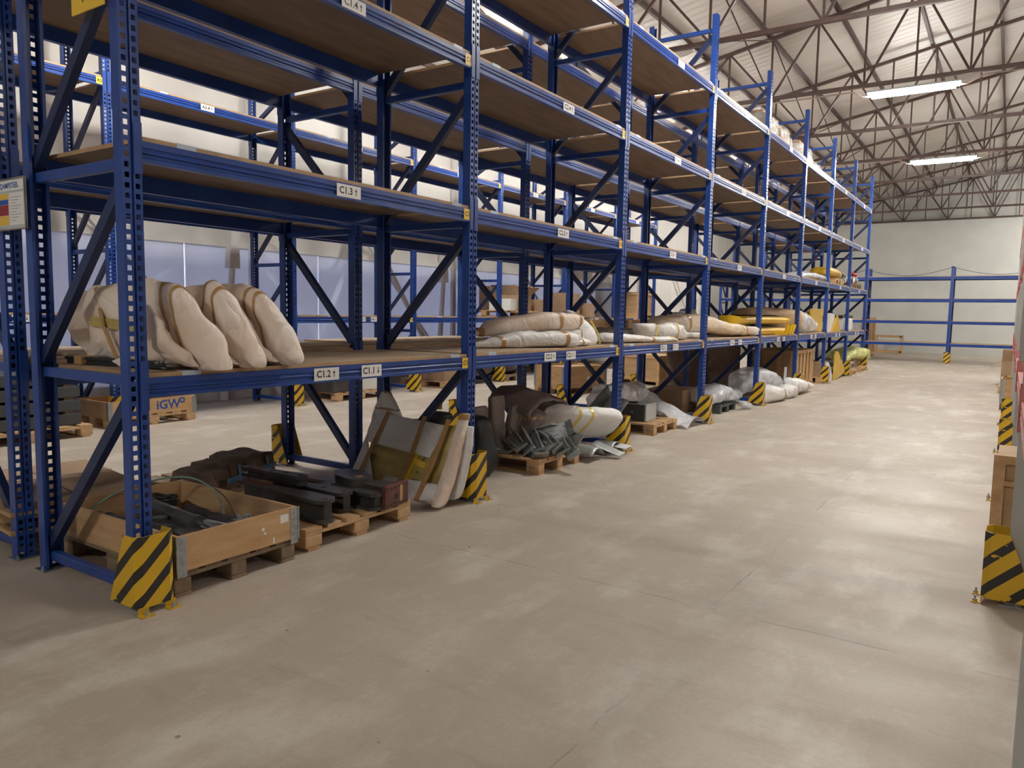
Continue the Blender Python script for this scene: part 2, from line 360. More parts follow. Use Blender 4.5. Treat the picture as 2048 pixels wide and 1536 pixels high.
def rack(name, label, cat, origin, rz, depth, ys, levels, H, zbr, brace_m=None, post_m=None, beam_m=None, plate=True, posts=None, labels=None, skip=None, full=True):
    """local frame: front face x=0 facing +x, rear face x=-depth facing -x, run along +y"""
    R = thing(name, label, cat, origin, rz)
    pm = post_mesh(H, full, post_m)
    pb = MB().use(M['zinc']); pb.box(-0.085, 0.03, -0.07, 0.07, 0, 0.006)
    for x, y in ((0.012, -0.055), (-0.05, 0.058)): pb.cyl((x, y, 0), (x, y, 0.03), 0.007, n=8); pb.cyl((x, y, 0.006), (x, y, 0.016), 0.013, n=6)
    pbm = pb.mesh('base_plate')
    bm_h = MB(); bm_h.bbox(-depth+0.07, -0.07, -0.022, 0.022, -0.028, 0.028, 0.008); bh = bm_h.mesh('brace'); bh.materials.append(brace_m or M['blue'])
    for i, y in enumerate(ys):
        for x, r in ((0, 0), (-depth, PI)):
            p = link('post', pm, R); p.location = (x, y, 0.004); p.rotation_euler = (0, 0, r)
            if plate:
                b = link('base_plate', pbm, p); b.location = (0, 0, -0.004)
        for k, z in enumerate(zbr):
            if z > H: break
            b = link('brace', bh, R); b.location = (0, y, z)
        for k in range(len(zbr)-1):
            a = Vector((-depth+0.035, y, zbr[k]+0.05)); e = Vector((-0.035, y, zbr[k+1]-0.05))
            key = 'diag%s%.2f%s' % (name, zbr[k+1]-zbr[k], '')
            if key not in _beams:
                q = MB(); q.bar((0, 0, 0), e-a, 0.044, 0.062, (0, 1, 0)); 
                q = MB(); d = e-a; q.bar((0, 0, 0), d, 0.062, 0.044, (0, 1, 0)); q.use(brace_m or M['blue_shaded']); _beams[key] = q.mesh('brace'); _beams[key].materials.clear(); _beams[key].materials.append(brace_m or M['blue_shaded'])
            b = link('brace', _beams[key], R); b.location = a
    for i in range(len(ys)-1):
        ln = ys[i+1]-ys[i]-0.1
        for l, z in enumerate(levels):
            if skip and (i, l) in skip: continue
            me = get_beam(ln, beam_m)
            f = link('beam', me, R); f.location = (0.001, ys[i]+0.05, z)
            b = link('beam', me, R); b.location = (-depth-0.001, ys[i+1]-0.05, z); b.rotation_euler = (0, 0, PI)
            if labels: labels(i, l, f, b, ln)
    return R

_lab = {}
def loc_label(parent, txt, y, z, front=True, wid=0.21, hh=0.08, mt='white_label', ts=0.062, arrow=None):
    key = (txt, wid, mt, arrow)
    if key not in _lab:
        mb = MB().use(M[mt]); mb.box(0, 0.0015, -wid/2, wid/2, -hh/2, hh/2); mb.use(M['ink'])
        mb.text(txt, ts, TX(0.0018, -0.026 if arrow else 0, 0) @ Matrix.Translation((0, 0, 0)), 0.0004)
        if arrow:
            s = 1 if arrow == 'u' else -1; T = TX(0.0022, 0.062, 0)
            mb.add([T @ Vector(p) for p in ((-.0032, -.022*s, 0), (.0032, -.022*s, 0), (.0032, .006*s, 0), (-.0032, .006*s, 0))], [(0, 1, 2, 3)])
            mb.add([T @ Vector(p) for p in ((-.011, .004*s, 0), (.011, .004*s, 0), (0, .023*s, 0))], [(0, 1, 2)])
        _lab[key] = mb.mesh('location_label' if mt == 'white_label' else 'bay_tag')
    o = link('location_label' if mt == 'white_label' else 'bay_tag', _lab[key], parent); o.location = (0.0005, y, z)
    return o

ZBR = [0.087, 1.163, 2.241, 3.32, 4.40, 5.47]
LV = [1.179, 2.354, 3.529, 4.702]
P = 2.8
def c_labels(i, l, f, b, ln):
    n = i+1
    if l == 0:
        loc_label(f, 'C%d.2' % n, 1.195, -0.050, arrow='u'); loc_label(f, 'C%d.1' % n, 1.602, -0.050, wid=0.19, arrow='d')
    else:
        loc_label(f, 'C%d.%d' % (n, l+2), 1.395+0.05*(l > 1), -0.050, arrow='u')
    loc_label(f, 'C%d' % n, ln-0.035, -0.047, wid=0.085, hh=0.084, mt='yellow_label', ts=0.05)
YC = [P*k for k in range(9)]
rackC = rack('pallet_rack', 'long blue pallet rack along the open aisle with wrapped machine parts on its shelf', 'pallet rack', (0, 0, 0), 0, 1.0, YC, LV, 5.67, ZBR, labels=c_labels)
# the rack behind it, back to back: local front faces -x
def b_labels(i, l, f, b, ln):
    loc_label(f, 'B%d' % (8-i), 0.04, -0.047, wid=0.085, hh=0.084, mt='yellow_label', ts=0.05)
rackB = rack('pallet_rack', 'second blue pallet rack standing back to back behind the one along the open aisle', 'pallet rack', (-2.28, 22.4, 0), PI, 1.0, YC, LV, 5.67, ZBR, labels=b_labels)
PA = 2.88
YA = [3.07+PA*k for k in range(-2, 7)]
LVA = [1.42, 2.87, 4.33]
def a_labels(i, l, f, b, ln):
    n = i+1
    if l == 0: loc_label(f, 'A%d.2' % n, 1.42, -0.04, arrow='u'); loc_label(f, 'A%d.1' % n, 1.75, -0.04, wid=0.19, arrow='d')
    else: loc_label(f, 'A%d.%d' % (n, l+2), 1.35, -0.04, arrow='u')
    loc_label(f, 'A%d' % n, ln-0.035, -0.047, wid=0.085, hh=0.084, mt='yellow_label', ts=0.05)
rackA = rack('pallet_rack', 'blue pallet rack against the pale left wall, across the far side aisle', 'pallet rack', (-5.85, 0, 0), 0, 1.0, YA, LVA, 5.2, ZBR[:5]+[5.0], labels=a_labels)
# rack across the far end, front facing the camera
XE = [2.75*k for k in range(0, 5)]
rackE = rack('pallet_rack', 'empty blue pallet rack standing crosswise in front of the white end wall', 'pallet rack', (-6.45, 28.6, 0), -PI/2, 0.9, XE, [0.70, 1.49, 2.28, 3.07], 3.42, [0.09, 1.1, 2.1, 3.1], full=False)
# right hand rack with grey uprights, only its edge shows
YD = [-0.05+2.8*k for k in range(0, 9)]
rackD = rack('pallet_rack', 'rack with grey uprights and red beams cut off by the right edge of the photo', 'pallet rack', (3.705, 0, 0), 0, 1.0, YD, [1.12, 2.25, 3.4, 4.55], 5.67, ZBR, brace_m=M['grey_paint'], post_m=M['grey_paint'], beam_m=M['pink'])
rackD.location = (4.705, YD[-1]-0.05, 0); rackD.rotation_euler = (0, 0, 0)
for ch in list(rackD.children): pass
rackD.location = (3.705, YD[-1]+YD[0], 0); rackD.rotation_euler = (0, 0, PI)
# end caps in solid red where the beams hook on
_rc = MB().use(M['red']); _rc.box(-0.002, 0.009, -0.05, 0.05, -0.17, 0.09); _rcm = _rc.mesh('beam_connector')
for y in YD:
    for z in (1.12, 2.25, 3.4, 4.55):
        o = link('beam_connector', _rcm, rackD); o.location = (0, y, z)

# loose chipboard decks lying on the beams
_bd = {}
def deck(x0, x1, y0, y1, z, label, group, tape=(), mt='board'):
    key = (round(x1-x0, 2), round(y1-y0, 2))
    if key not in _bd:
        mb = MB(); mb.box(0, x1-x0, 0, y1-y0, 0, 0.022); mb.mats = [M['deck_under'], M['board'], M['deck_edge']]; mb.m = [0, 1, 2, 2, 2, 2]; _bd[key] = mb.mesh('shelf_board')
    o = link('shelf_board', _bd[key]); o.location = (x0, y0, z+0.0005); tag(o, label, 'shelf board', group)
    for ty in tape:
        if 'tp' not in _bd:
            t = MB(); t.box(-0.05, 0.0012, -0.055, 0.055, 0, 0.026); _bd['tp'] = t.mesh('tape_patch'); _bd['tp'].materials.append(M['blue_label'])
        q = link('tape_patch', _bd['tp'], o); q.location = (x1-x0, ty-y0, -0.001)
    return o
ORD = ['first', 'second', 'third', 'fourth', 'fifth', 'sixth', 'seventh', 'eighth']
LVN = ['lowest', 'second', 'third', 'top']
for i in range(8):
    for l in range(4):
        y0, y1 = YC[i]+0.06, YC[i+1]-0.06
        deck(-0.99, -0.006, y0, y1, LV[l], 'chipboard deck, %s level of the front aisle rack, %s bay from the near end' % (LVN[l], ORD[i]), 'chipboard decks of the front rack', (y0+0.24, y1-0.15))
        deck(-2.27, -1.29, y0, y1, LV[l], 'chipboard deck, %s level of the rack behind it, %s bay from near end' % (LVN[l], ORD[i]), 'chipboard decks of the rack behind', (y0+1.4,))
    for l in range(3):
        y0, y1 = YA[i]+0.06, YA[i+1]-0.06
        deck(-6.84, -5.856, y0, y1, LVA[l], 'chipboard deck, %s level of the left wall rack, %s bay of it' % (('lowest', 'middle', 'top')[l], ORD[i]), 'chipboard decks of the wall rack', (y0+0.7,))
for i in range(4):
    for l, z in enumerate([0.70, 1.49, 2.28, 3.07]):
        x0 = -6.45+XE[i]+0.06; mb = MB(); 
        if 'fe' not in _bd: mb.box(0, 2.63, -0.89, -0.006, 0, 0.02); _bd['fe'] = mb.mesh('shelf_board'); _bd['fe'].materials.append(M['ply'])
        o = link('shelf_board', _bd['fe']); o.location = (x0, 28.6+0.895, z+0.0005)
        tag(o, 'wooden deck, %s level of the far end rack, %s bay from its left' % (LVN[l], ORD[i]), 'shelf board', 'decks of the far rack')

# ------------------------------------------------------------------ post guards
def guard_mesh():
    me_v = []; faces = []; uvs = []
    out_b = [(-0.14, -0.105), (0.085, -0.105), (0.115, -0.07), (0.115, 0.07), (0.085, 0.105), (-0.14, 0.105)]
    out_t = [(0.0, -0.105), (0.085, -0.105), (0.115, -0.07), (0.115, 0.07), (0.085, 0.105), (0.0, 0.105)]
    H = 0.40; zb = 0.035
    us = [0]
    for i in range(5): us.append(us[-1]+math.dist(out_b[i], out_b[i+1]))
    mb = MB().use(M['stripes'])
    N = 4; grid = []
    t = 0.005
    for sgn in (0, 1):
        rows = []
        for j in range(N+1):
            f = j/N; z = zb+(H-zb)*f; row = []
            for i in range(6):
                x = out_b[i][0]*(1-f)+out_t[i][0]*f; y = out_b[i][1]
                if sgn:
                    x -= t if 0 < i < 5 else 0; y -= math.copysign(t, y)
                uu = us[i] if i not in (0, 5) else (us[1]-math.dist((x, 0), (0.085, 0)) if i == 0 else us[4]+math.dist((x, 0), (0.085, 0)))
                row.append((len(mb.v), uu, z)); mb.v.append(Vector((x, y, z)))
            rows.append(row)
        grid.append(rows)
    UV = []
    def quad(a, b, c, d): mb.f.append((a[0], b[0], c[0], d[0])); mb.m.append(mb.cur); UV.append([(q[1], q[2]) for q in (a, b, c, d)])
    for j in range(N):
        for i in range(5):
            A, B = grid[0][j], grid[0][j+1]; quad(A[i], A[i+1], B[i+1], B[i])
    mb.use(M['guard_yellow'])
    for j in range(N):
        for i in range(5):
            A, B = grid[1][j], grid[1][j+1]; quad(A[i+1], A[i], B[i], B[i+1])
        for i in (0, 5):
            a, b, c, d = grid[0][j][i], grid[0][j+1][i], grid[1][j+1][i], grid[1][j][i]; quad(a, b, c, d)
    for j in (0, N):
        for i in range(5): quad(grid[0][j][i], grid[1][j][i], grid[1][j][i+1], grid[0][j][i+1])
    nf = len(mb.f)
    # feet
    for y0, y1 in ((-0.10, -0.045), (0.045, 0.10)):
        mb.box(0.108, 0.114, y0, y1, 0.0, 0.04); mb.box(0.108, 0.158, y0-0.005, y1+0.005, 0, 0.006)
    me = mb.mesh('post_guard'); uvl = me.uv_layers.new(name='UVMap')
    for p in me.polygons:
        for k, li in enumerate(p.loop_indices):
            uvl.data[li].uv = UV[p.index][k] if p.index < nf else (0, 0)
    return me
gm = guard_mesh()
_b = MB().use(M['zinc'])
for x, y in ((0.14, -0.072), (0.14, 0.072)):
    _b.cyl((x, y, 0.0), (x, y, 0.034), 0.006, n=8); _b.cyl((x, y, 0.006), (x, y, 0.017), 0.013, n=6)
bolt_m = _b.mesh('anchor_bolts')
def guard(x, y, rz, label, group):
    o = link('post_guard', gm); tag(o, label, 'post guard', group); o.location = (x, y, 0); o.rotation_euler = (0, 0, rz)
    link('anchor_bolts', bolt_m, o); return o
for k in range(9):
    guard(0.0, YC[k], 0, 'striped guard at the %s front upright of the aisle rack, counted from the camera' % (ORD+['ninth'])[k], 'guards of the aisle rack')
for k in range(9):
    guard(-2.28, YC[k], PI, 'striped guard on the far side of the double rack, %s upright from the camera' % (ORD+['ninth'])[k], 'guards of the rear rack')
for k, y in enumerate(YA):
    guard(-5.85, y, 0, 'striped guard at the %s upright of the left wall rack' % (ORD+['ninth'])[k], 'guards of the wall rack')
for k, x in enumerate(XE):
    guard(-6.45+x, 28.6, -PI/2, 'striped guard at the %s upright from the left of the far end rack' % ORD[k], 'guards of the far rack')
for k, y in enumerate(YD[1:]):
    guard(3.705, y, PI, 'striped guard at the right edge, %s one away from the camera' % (ORD[k]), 'guards of the right rack')

# ------------------------------------------------------------------ building shell
XL, XR, YN, YF, ZE, SL, RIDGE = -7.4, 16.0, -12.0, 37.0, 6.0, 0.19, 8.0
def roofz(x): return ZE+0.06+SL*(x-XL) if x < RIDGE else ZE+0.06+SL*(RIDGE-XL)-SL*(x-RIDGE)
struct('floor', MB().box(XL-0.2, XR+0.2, YN-0.2, YF+0.2, -0.2, 0), M['floor'])
struct('wall_left', MB().box(XL-0.2, XL, YN, 19.2, 0, 0.36).box(XL-0.2, XL, YN, 19.2, 2.56, 6.1).box(XL-0.2, XL, 19.2, YF, 0, 6.1), M['wall_sheet'])
zr = roofz(XR)
mb = MB()
prof = [(XL, 0), (XR, 0), (XR, zr), (RIDGE, roofz(RIDGE)), (XL, roofz(XL))]
struct('wall_back', MB().prism(prof, YF, YF+0.2, lambda p: Vector((p.x, p.z, p.y))), M['plaster'])
struct('wall_front', MB().prism(prof, YN-0.2, YN, lambda p: Vector((p.x, p.z, p.y))), M['plaster'])
struct('wall_right', MB().box(XR, XR+0.2, YN, YF, 0, zr+0.1), M['plaster'])
# corrugated roof sheets, ribs run down the slope
mb = MB()
step = 0.25; nrib = int((YF-YN)/step)
pts = []
for k in range(nrib+1):
    y = YN+k*step
    pts += [(y, 0), (y+0.10, 0), (y+0.125, 0.006), (y+0.215, 0.006)]
for xa, xb in ((XL, RIDGE), (RIDGE, XR)):
    n0 = len(mb.v)
    for (y, dz) in pts: mb.v += [Vector((xa, y, roofz(xa)+0.02+dz)), Vector((xb, y, roofz(xb)+0.02+dz))]
    for k in range(len(pts)-1): mb.f.append((n0+2*k, n0+2*k+1, n0+2*k+3, n0+2*k+2)); mb.m.append(0)
    mb.prism([(xa, roofz(xa)+0.06), (xb, roofz(xb)+0.06), (xb, roofz(xb)+0.16), (xa, roofz(xa)+0.16)], YN, YF+0.3, lambda p: Vector((p.x, p.z, p.y)))
struct('ceiling', mb, M['roof'])
# glossy lower sheets of the left wall with joints
mb = MB()
for k in range(12):
    y = -11.5+k*2.76
    if y > 19: break
    mb.box(XL, XL+0.03, y+0.01, y+2.74, 0.35, 2.55)
struct('trim_1', mb, M['poly'])
struct('trim_2', MB().box(XL, XL+0.05, YN, 20, 2.55, 2.66).box(XL, XL+0.05, YN, 20, 0.0, 0.33), M['wall_sheet'])
# white columns, slanted braces on the left wall
mb = MB()
for k in range(-2, 5):
    y = 5.9+k*5.6
    mb.box(XL+0.02, XL+0.10, y+0.35, y+0.47, 0, 6)
    mb.cyl((XL+0.14, y-0.25, 0), (XL+0.14, y-0.05, 2.25), 0.07, 0.05, n=12)
    mb.prism([(y-0.14, 2.2), (y+0.06, 2.2), (y+0.03, 3.3), (y-0.07, 3.3)], XL+0.06, XL+0.2, lambda p: Vector((p.z, p.x, p.y)))
    mb.cyl((XL+0.12, y+0.3, 0.1), (XL+0.12, y-2.6, 3.0), 0.032, n=8)
    if k % 2 == 0: mb.cyl((XL+0.2, y+3.3, 2.9), (XL+0.2, y+5.2, 0.4), 0.055, n=8)
struct('trim_3', mb, M['steel_white'])

# roof trusses (brown steel), bottom chord at z=6, verticals every 0.88 m with W diagonals
def truss(idx, y):
    mb = MB(); b = 0.88; x0 = 0.96-b*9
    mb.box(XL, XR, y-0.035, y+0.035, 5.965, 6.035)
    for xa, xb in ((XL, RIDGE), (RIDGE, XR)):
        mb.bar((xa, y, roofz(xa)-0.12), (xb, y, roofz(xb)-0.12), 0.07, 0.07)
    k = 0
    while x0+k*b < XR-0.3:
        x = x0+k*b; zt = roofz(x)-0.12
        if x > XL+0.15:
            mb.bar((x, y, 6), (x, y, zt), 0.035, 0.035)
            if k % 2 == 1:
                for s in (-1, 1):
                    xx = x+s*b
                    if XL+0.3 < xx < XR: mb.bar((x, y+0.02, 6), (xx, y+0.02, roofz(xx)-0.12), 0.04, 0.04)
        k += 1
    struct('trim_%d' % idx, mb, M['truss'])
TY_ = [-4.7, -0.95, 2.8, 6.55, 10.3, 14.05, 17.8, 21.6, 25.5, 29.2, 33.1, 36.8]
for i, y in enumerate(TY_): truss(4+i, y)
mb = MB()
x = -0.87-1.3*5
while x < XR-0.5:
    z = roofz(x)-0.04; mb.box(x-0.03, x+0.03, YN, YF, z-0.045, z+0.045)
    x += 1.3
struct('trim_16', mb, M['truss'])
# longitudinal ties and thin sway rods between trusses
mb = MB()
for x in (-0.8, -4.3):
    for i in range(4, len(TY_)-1):
        a, c = TY_[i], TY_[i+1]; zt = roofz(x)-0.15
        mb.bar((x, a, 6.02), (x, c, zt), 0.02, 0.02); mb.bar((x, a, zt), (x, c, 6.02), 0.02, 0.02)
struct('trim_17', mb, M['truss'])
# electric conduits under the trusses that carry the lamps
for n, y in ((18, 6.85), (19, 14.1), (20, 21.5)):
    mb = MB(); mb.tube([(-7.3, y, 5.92), (0.75, y, 5.92), (0.95, y, 5.80), (1.1, y, 5.80)], 0.014); mb.tube([(2.5, y, 5.80), (2.68, y, 5.80), (2.95, y, 5.93), (XR, y, 5.93)], 0.014)
    struct('trim_%d' % n, mb, M['galv'])

# ------------------------------------------------------------------ lamps
def lamp(x, y, z, label):
    R = thing('ceiling_light', label, 'ceiling light', (x, y, z), 0, 'fluorescent fittings')
    h = MB().use(M['lgrey']); h.prism([(-.09, 0.02), (-.06, .06), (.06, .06), (.09, .02)], -0.78, 0.78, lambda p: Vector((p.z, p.x, p.y))); h.build('housing', R)
    d = MB().use(M['tube'])
    prof = [(-.085, .019), (-.082, -.03), (-.05, -.07), (.05, -.07), (.082, -.03), (.085, .019)]
    d.prism(prof, -0.70, 0.70, lambda p: Vector((p.z, p.x, p.y)))
    d.prism([(a*.55, b*.6) for a, b in prof], -0.76, 0.76, lambda p: Vector((p.z, p.x, p.y))); d.build('diffuser', R)
    c = MB().use(M['galv'])
    for s in (-.5, .5): c.cyl((s, 0, 0.06), (s, 0, 0.15), 0.006, n=6)
    c.build('hanger', R)
    return R
lamp(1.8, 14.1, 5.83, 'nearer of the two lit fluorescent lamps hanging under the roof trusses')
lamp(1.8, 21.5, 5.83, 'farther of the two lit fluorescent lamps hanging under the roof trusses')
lamp(1.8, 6.85, 5.83, 'lit fluorescent lamp over the aisle, above the top of the photo')
lamp(1.8, -7.7, 5.83, 'lit fluorescent lamp over the aisle far behind the camera')
for y, n in ((3.0, 'near end'), (10.4, 'second'), (17.8, 'third'), (25.2, 'far end')):
    lamp(-4.05, y, 5.83, 'fluorescent lamp over the left side aisle, %s of its row' % n)
for x, y, n in ((5.6, 27.0, 'nearer'), (5.6, 33.5, 'farther')):  # fill lamps added out of view to brighten the end wall
    lamp(x, y, 5.83, 'added unseen lamp past the right hand rack, brightening the end wall, %s of two' % n)
for y, n in ((3.0, 'nearer'), (14.0, 'farther')):
    lamp(9.0, y, 5.83, 'fluorescent lamp beyond the right hand rack, %s of the two' % n)

# ================================================================== goods
def interp(secs, m):
    """Catmull-Rom through sections (center, U, V)"""
    out = []; n = len(secs)
    for i in range(n-1):
        p0, p1, p2, p3 = secs[max(i-1, 0)], secs[i], secs[i+1], secs[min(i+2, n-1)]
        for j in range(m):
            t = j/m
            out.append(tuple(0.5*((2*b)+(c-a)*t+(2*a-5*b+4*c-d)*t*t+(-a+3*b-3*c+d)*t**3) for a, b, c, d in zip(p0, p1, p2, p3)))
    out.append(tuple(secs[-1])); return out
def S_(c, u, v): return (Vector(c), Vector(u), Vector(v))
def spow(x, p): return math.copysign(abs(x)**p, x)
def loft(name, secs, mt, parent=None, n=28, m=8, p=0.75, amp=0.012, fr=5.0, seed=0, bands=(), bw=0.03, bm='tape', bname='tape', flat=None, cap=True):
    """soft wrapped shape through elliptical sections; bands = list of t in 0..1"""
    R = interp([S_(*q) for q in secs], m); off = Vector((seed*7.3, seed*3.1, seed*1.7))
    def pt(sec, th, o=0.0):
        c, u, v = sec; q = c+u*spow(math.cos(th), p)+v*spow(math.sin(th), p)
        d = q-c; L = d.length
        if L > 1e-6:
            d = d/L; k = noise.noise(q*fr+off)*amp+noise.noise(q*fr*2.7+off)*amp*0.5+(abs(noise.noise(q*fr*1.3+off*2))-0.2)*amp*0.9
            q = q+d*(min(k, L*0.8)+o)
        if flat is not None and q.z < flat: q.z = flat+(0.0005 if not o else -0.0)
        return q
    mb = MB().use(M[mt]); vs = []; K = len(R)
    for s in R: vs += [pt(s, 2*PI*i/n) for i in range(n)]
    fs = [(a*n+i, a*n+(i+1) % n, (a+1)*n+(i+1) % n, (a+1)*n+i) for a in range(K-1) for i in range(n)]
    if cap:
        for e in (0, K-1):
            c = sum((vs[e*n+i] for i in range(n)), Vector())/n; vs.append(c); ci = len(vs)-1
            for i in range(n): fs.append((e*n+i, e*n+(i+1) % n, ci) if e else (e*n+(i+1) % n, e*n+i, ci))
    mb.add(vs, fs, True)
    bmm = bmesh.new(); me = mb.mesh(name); bmm.from_mesh(me); bmesh.ops.recalc_face_normals(bmm, faces=bmm.faces); bmm.to_mesh(me); bmm.free()
    for q in me.polygons: q.use_smooth = True
    o = link(name, me, parent)
    for t in bands:
        tilt = 0
        if isinstance(t, tuple): t, tilt = t
        f = t*(K-1); L = max((R[min(K-1, int(f)+1)][0]-R[int(f)][0]).length, 1e-3)
        def sec(ff):
            ff = min(max(ff, 0), K-1.001); i = int(ff); g = ff-i
            return tuple(a*(1-g)+b*g for a, b in zip(R[i], R[i+1]))
        mb = MB().use(M[bm]); h = bw/2/L; vs = []
        for i in range(n):
            th = 2*PI*i/n; dd = tilt*math.cos(th)
            vs += [pt(sec(f-h+dd), th, 0.003), pt(sec(f+dd), th, 0.0045), pt(sec(f+h+dd), th, 0.003)]
        mb.add(vs, [(3*i+a, 3*((i+1) % n)+a, 3*((i+1) % n)+a+1, 3*i+a+1) for i in range(n) for a in (0, 1)], True)
        mb.build(bname, o)
    return o

def jit(a): return random.uniform(-a, a)

# ---- pallets ------------------------------------------------------
_pm = {}
def pallet(x, y, rz, label, L=1.2, W=0.8, old=False, z=0.0, group=None, stamp=False, mt=None):
    """local x = length (blocks and skids run along it), front short side at +x"""
    key = (L, W, old, mt)
    if key not in _pm:
        m = M[mt] if mt else (M['pine_old'] if old else M['pine_x']); g = {}
        d = MB().use(m); n = 5 if W < 0.9 else 6; ws = [0.145, 0.10, 0.145, 0.10, 0.145] if n == 5 else [0.14, 0.12, 0.12, 0.12, 0.12, 0.14]
        gap = (W-sum(ws))/(n-1); yy = -W/2
        for q in ws: d.bbox(-L/2, L/2, yy, yy+q, 0.122, 0.144, 0.003); yy += q+gap
        g['deck'] = d.mesh('deck')
        c = MB().use(m)
        for xx in (-L/2, -0.0725, L/2-0.145): c.bbox(xx, xx+0.145, -W/2, W/2, 0.1, 0.1215, 0.003)
        g['cross_board'] = c.mesh('cross_boards')
        b = MB().use(m); b.bbox(-0.0725, 0.0725, -0.05 if W < .9 else -.07, 0.05 if W < .9 else .07, 0.022, 0.0995, 0.008); g['block'] = b.mesh('block')
        s = MB().use(m); s.bbox(-L/2, L/2, -0.05, 0.05, 0, 0.0215, 0.004); g['skid'] = s.mesh('skid_board')
        _pm[key] = g
    g = _pm[key]; R = thing('wooden_pallet', label, 'pallet', (x, y, z), rz, group)
    link('deck', g['deck'], R); link('cross_boards', g['cross_board'], R)
    e = 0.05 if W < .9 else 0.07
    for yy in (-W/2+e, 0, W/2-e):
        for xx in (-L/2+0.0725, 0, L/2-0.0725):
            b = link('block', g['block'], R); b.location = (xx, yy, 0)
            if stamp and yy < -0.1 and xx > 0.1:
                t = MB().use(M['brown_ink']); T = TY(0, -0.0512, 0.061)
                t.text('EPAL', 0.032, T @ Matrix.Translation((0, -0.001, 0)), 0.0005)
                ring = [(0.055*math.cos(a), 0.028*math.sin(a)) for a in [2*PI*i/24 for i in range(24)]]; rin = [(p*0.93, q*0.88) for p, q in ring]
                t.add([T @ Vector((p, q, 0.0005)) for p, q in ring+rin], [(i, (i+1) % 24, 24+(i+1) % 24, 24+i) for i in range(24)])
                t.build('stamp', b)
        s = link('skid_board', g['skid'], R); s.location = (0, yy, 0)
    return R
def collar(x, y, z, rz, label, L=1.2, W=0.8, H=0.195, tiers=1, mt='pine'):
    R = thing('pallet_collar', label, 'pallet collar', (x, y, z), rz)
    t = 0.02
    for k in range(tiers):
        z0, z1 = k*(H+0.001), k*(H+0.001)+H
        for s in (-1, 1):
            b = MB().use(M['pine_x']); b.bbox(-L/2+t, L/2-t, min(s*(W/2-t), s*W/2), max(s*(W/2-t), s*W/2), z0, z1, 0.002); b.build('side_board', R)
            b = MB().use(M['pine']); b.bbox(min(s*(L/2-t), s*L/2), max(s*(L/2-t), s*L/2), -W/2, W/2, z0, z1, 0.002); b.build('end_board', R)
        for sx in (-1, 1):
            for sy in (-1, 1):
                h = MB().use(M['zinc']); X, Y = sx*(L/2), sy*(W/2)
                h.box(min(X, X+sx*.002), max(X, X+sx*.002), min(Y, Y-sy*.055), max(Y, Y-sy*.055), z0-0.03*(k == 0), z1-0.004)
                h.box(min(X, X-sx*.055), max(X, X-sx*.055), min(Y, Y+sy*.002), max(Y, Y+sy*.002), z0-0.03*(k == 0), z1-0.004)
                h.cyl((X+sx*.003, Y+sy*.003, z0), (X+sx*.003, Y+sy*.003, z1), 0.006, n=8)
                for zz in (0.03, 0.075, 0.12, 0.165):
                    h.cyl((X, Y-sy*.03, z0+zz), (X+sx*.005, Y-sy*.03, z0+zz), 0.005, n=6); h.box(min(X, X+sx*.004), max(X, X+sx*.004), min(Y, Y-sy*.05), max(Y, Y-sy*.05), z0+zz-.012, z0+zz-.008)
                h.build('hinge', R)
    return R

def carton(x, y, z, sx, sy, sz, rz, label, mt='carton', open_=False, tape=True, group=None, tilt=0, sticker=False):
    R = thing('cardboard_box', label, 'box', (x, y, z), rz, group); R.rotation_euler[1] = tilt
    if open_:
        b = MB().use(M[mt]); t = 0.005
        b.box(-sx/2, sx/2, -sy/2, sy/2, 0, t)
        b.box(-sx/2, -sx/2+t, -sy/2, sy/2, t, sz).box(sx/2-t, sx/2, -sy/2, sy/2, t, sz).box(-sx/2+t, sx/2-t, -sy/2, -sy/2+t, t, sz).box(-sx/2+t, sx/2-t, sy/2-t, sy/2, t, sz)
        b.build('body', R)
        for s in (-1, 1):
            f = MB().use(M[mt]); a = 0.9; f.bar((s*sx/2, 0, sz), (s*(sx/2+math.sin(a)*sx*.4), 0, sz+math.cos(a)*sx*.4*s), sy*.98, 0.005); f.build('flap', R)
            f = MB().use(M[mt]); f.bar((0, s*sy/2, sz), (0, s*(sy/2+sy*.15), sz+sy*.35), sx*.98, 0.005); f.build('flap', R)
    else:
        b = MB().use(M[mt]); b.bbox(-sx/2, sx/2, -sy/2, sy/2, 0, sz, 0.004); b.build('body', R)
        if tape:
            t = MB().use(M['tape']); t.box(-0.025, 0.025, -sy/2-0.0012, sy/2+0.0012, sz-0.08, sz+0.0012); t.build('tape', R)
    if sticker:
        t = MB().use(M['white_label']); t.box(sx/2, sx/2+0.001, -0.06, 0.06, sz*.35, sz*.7); t.build('sticker', R)
    return R

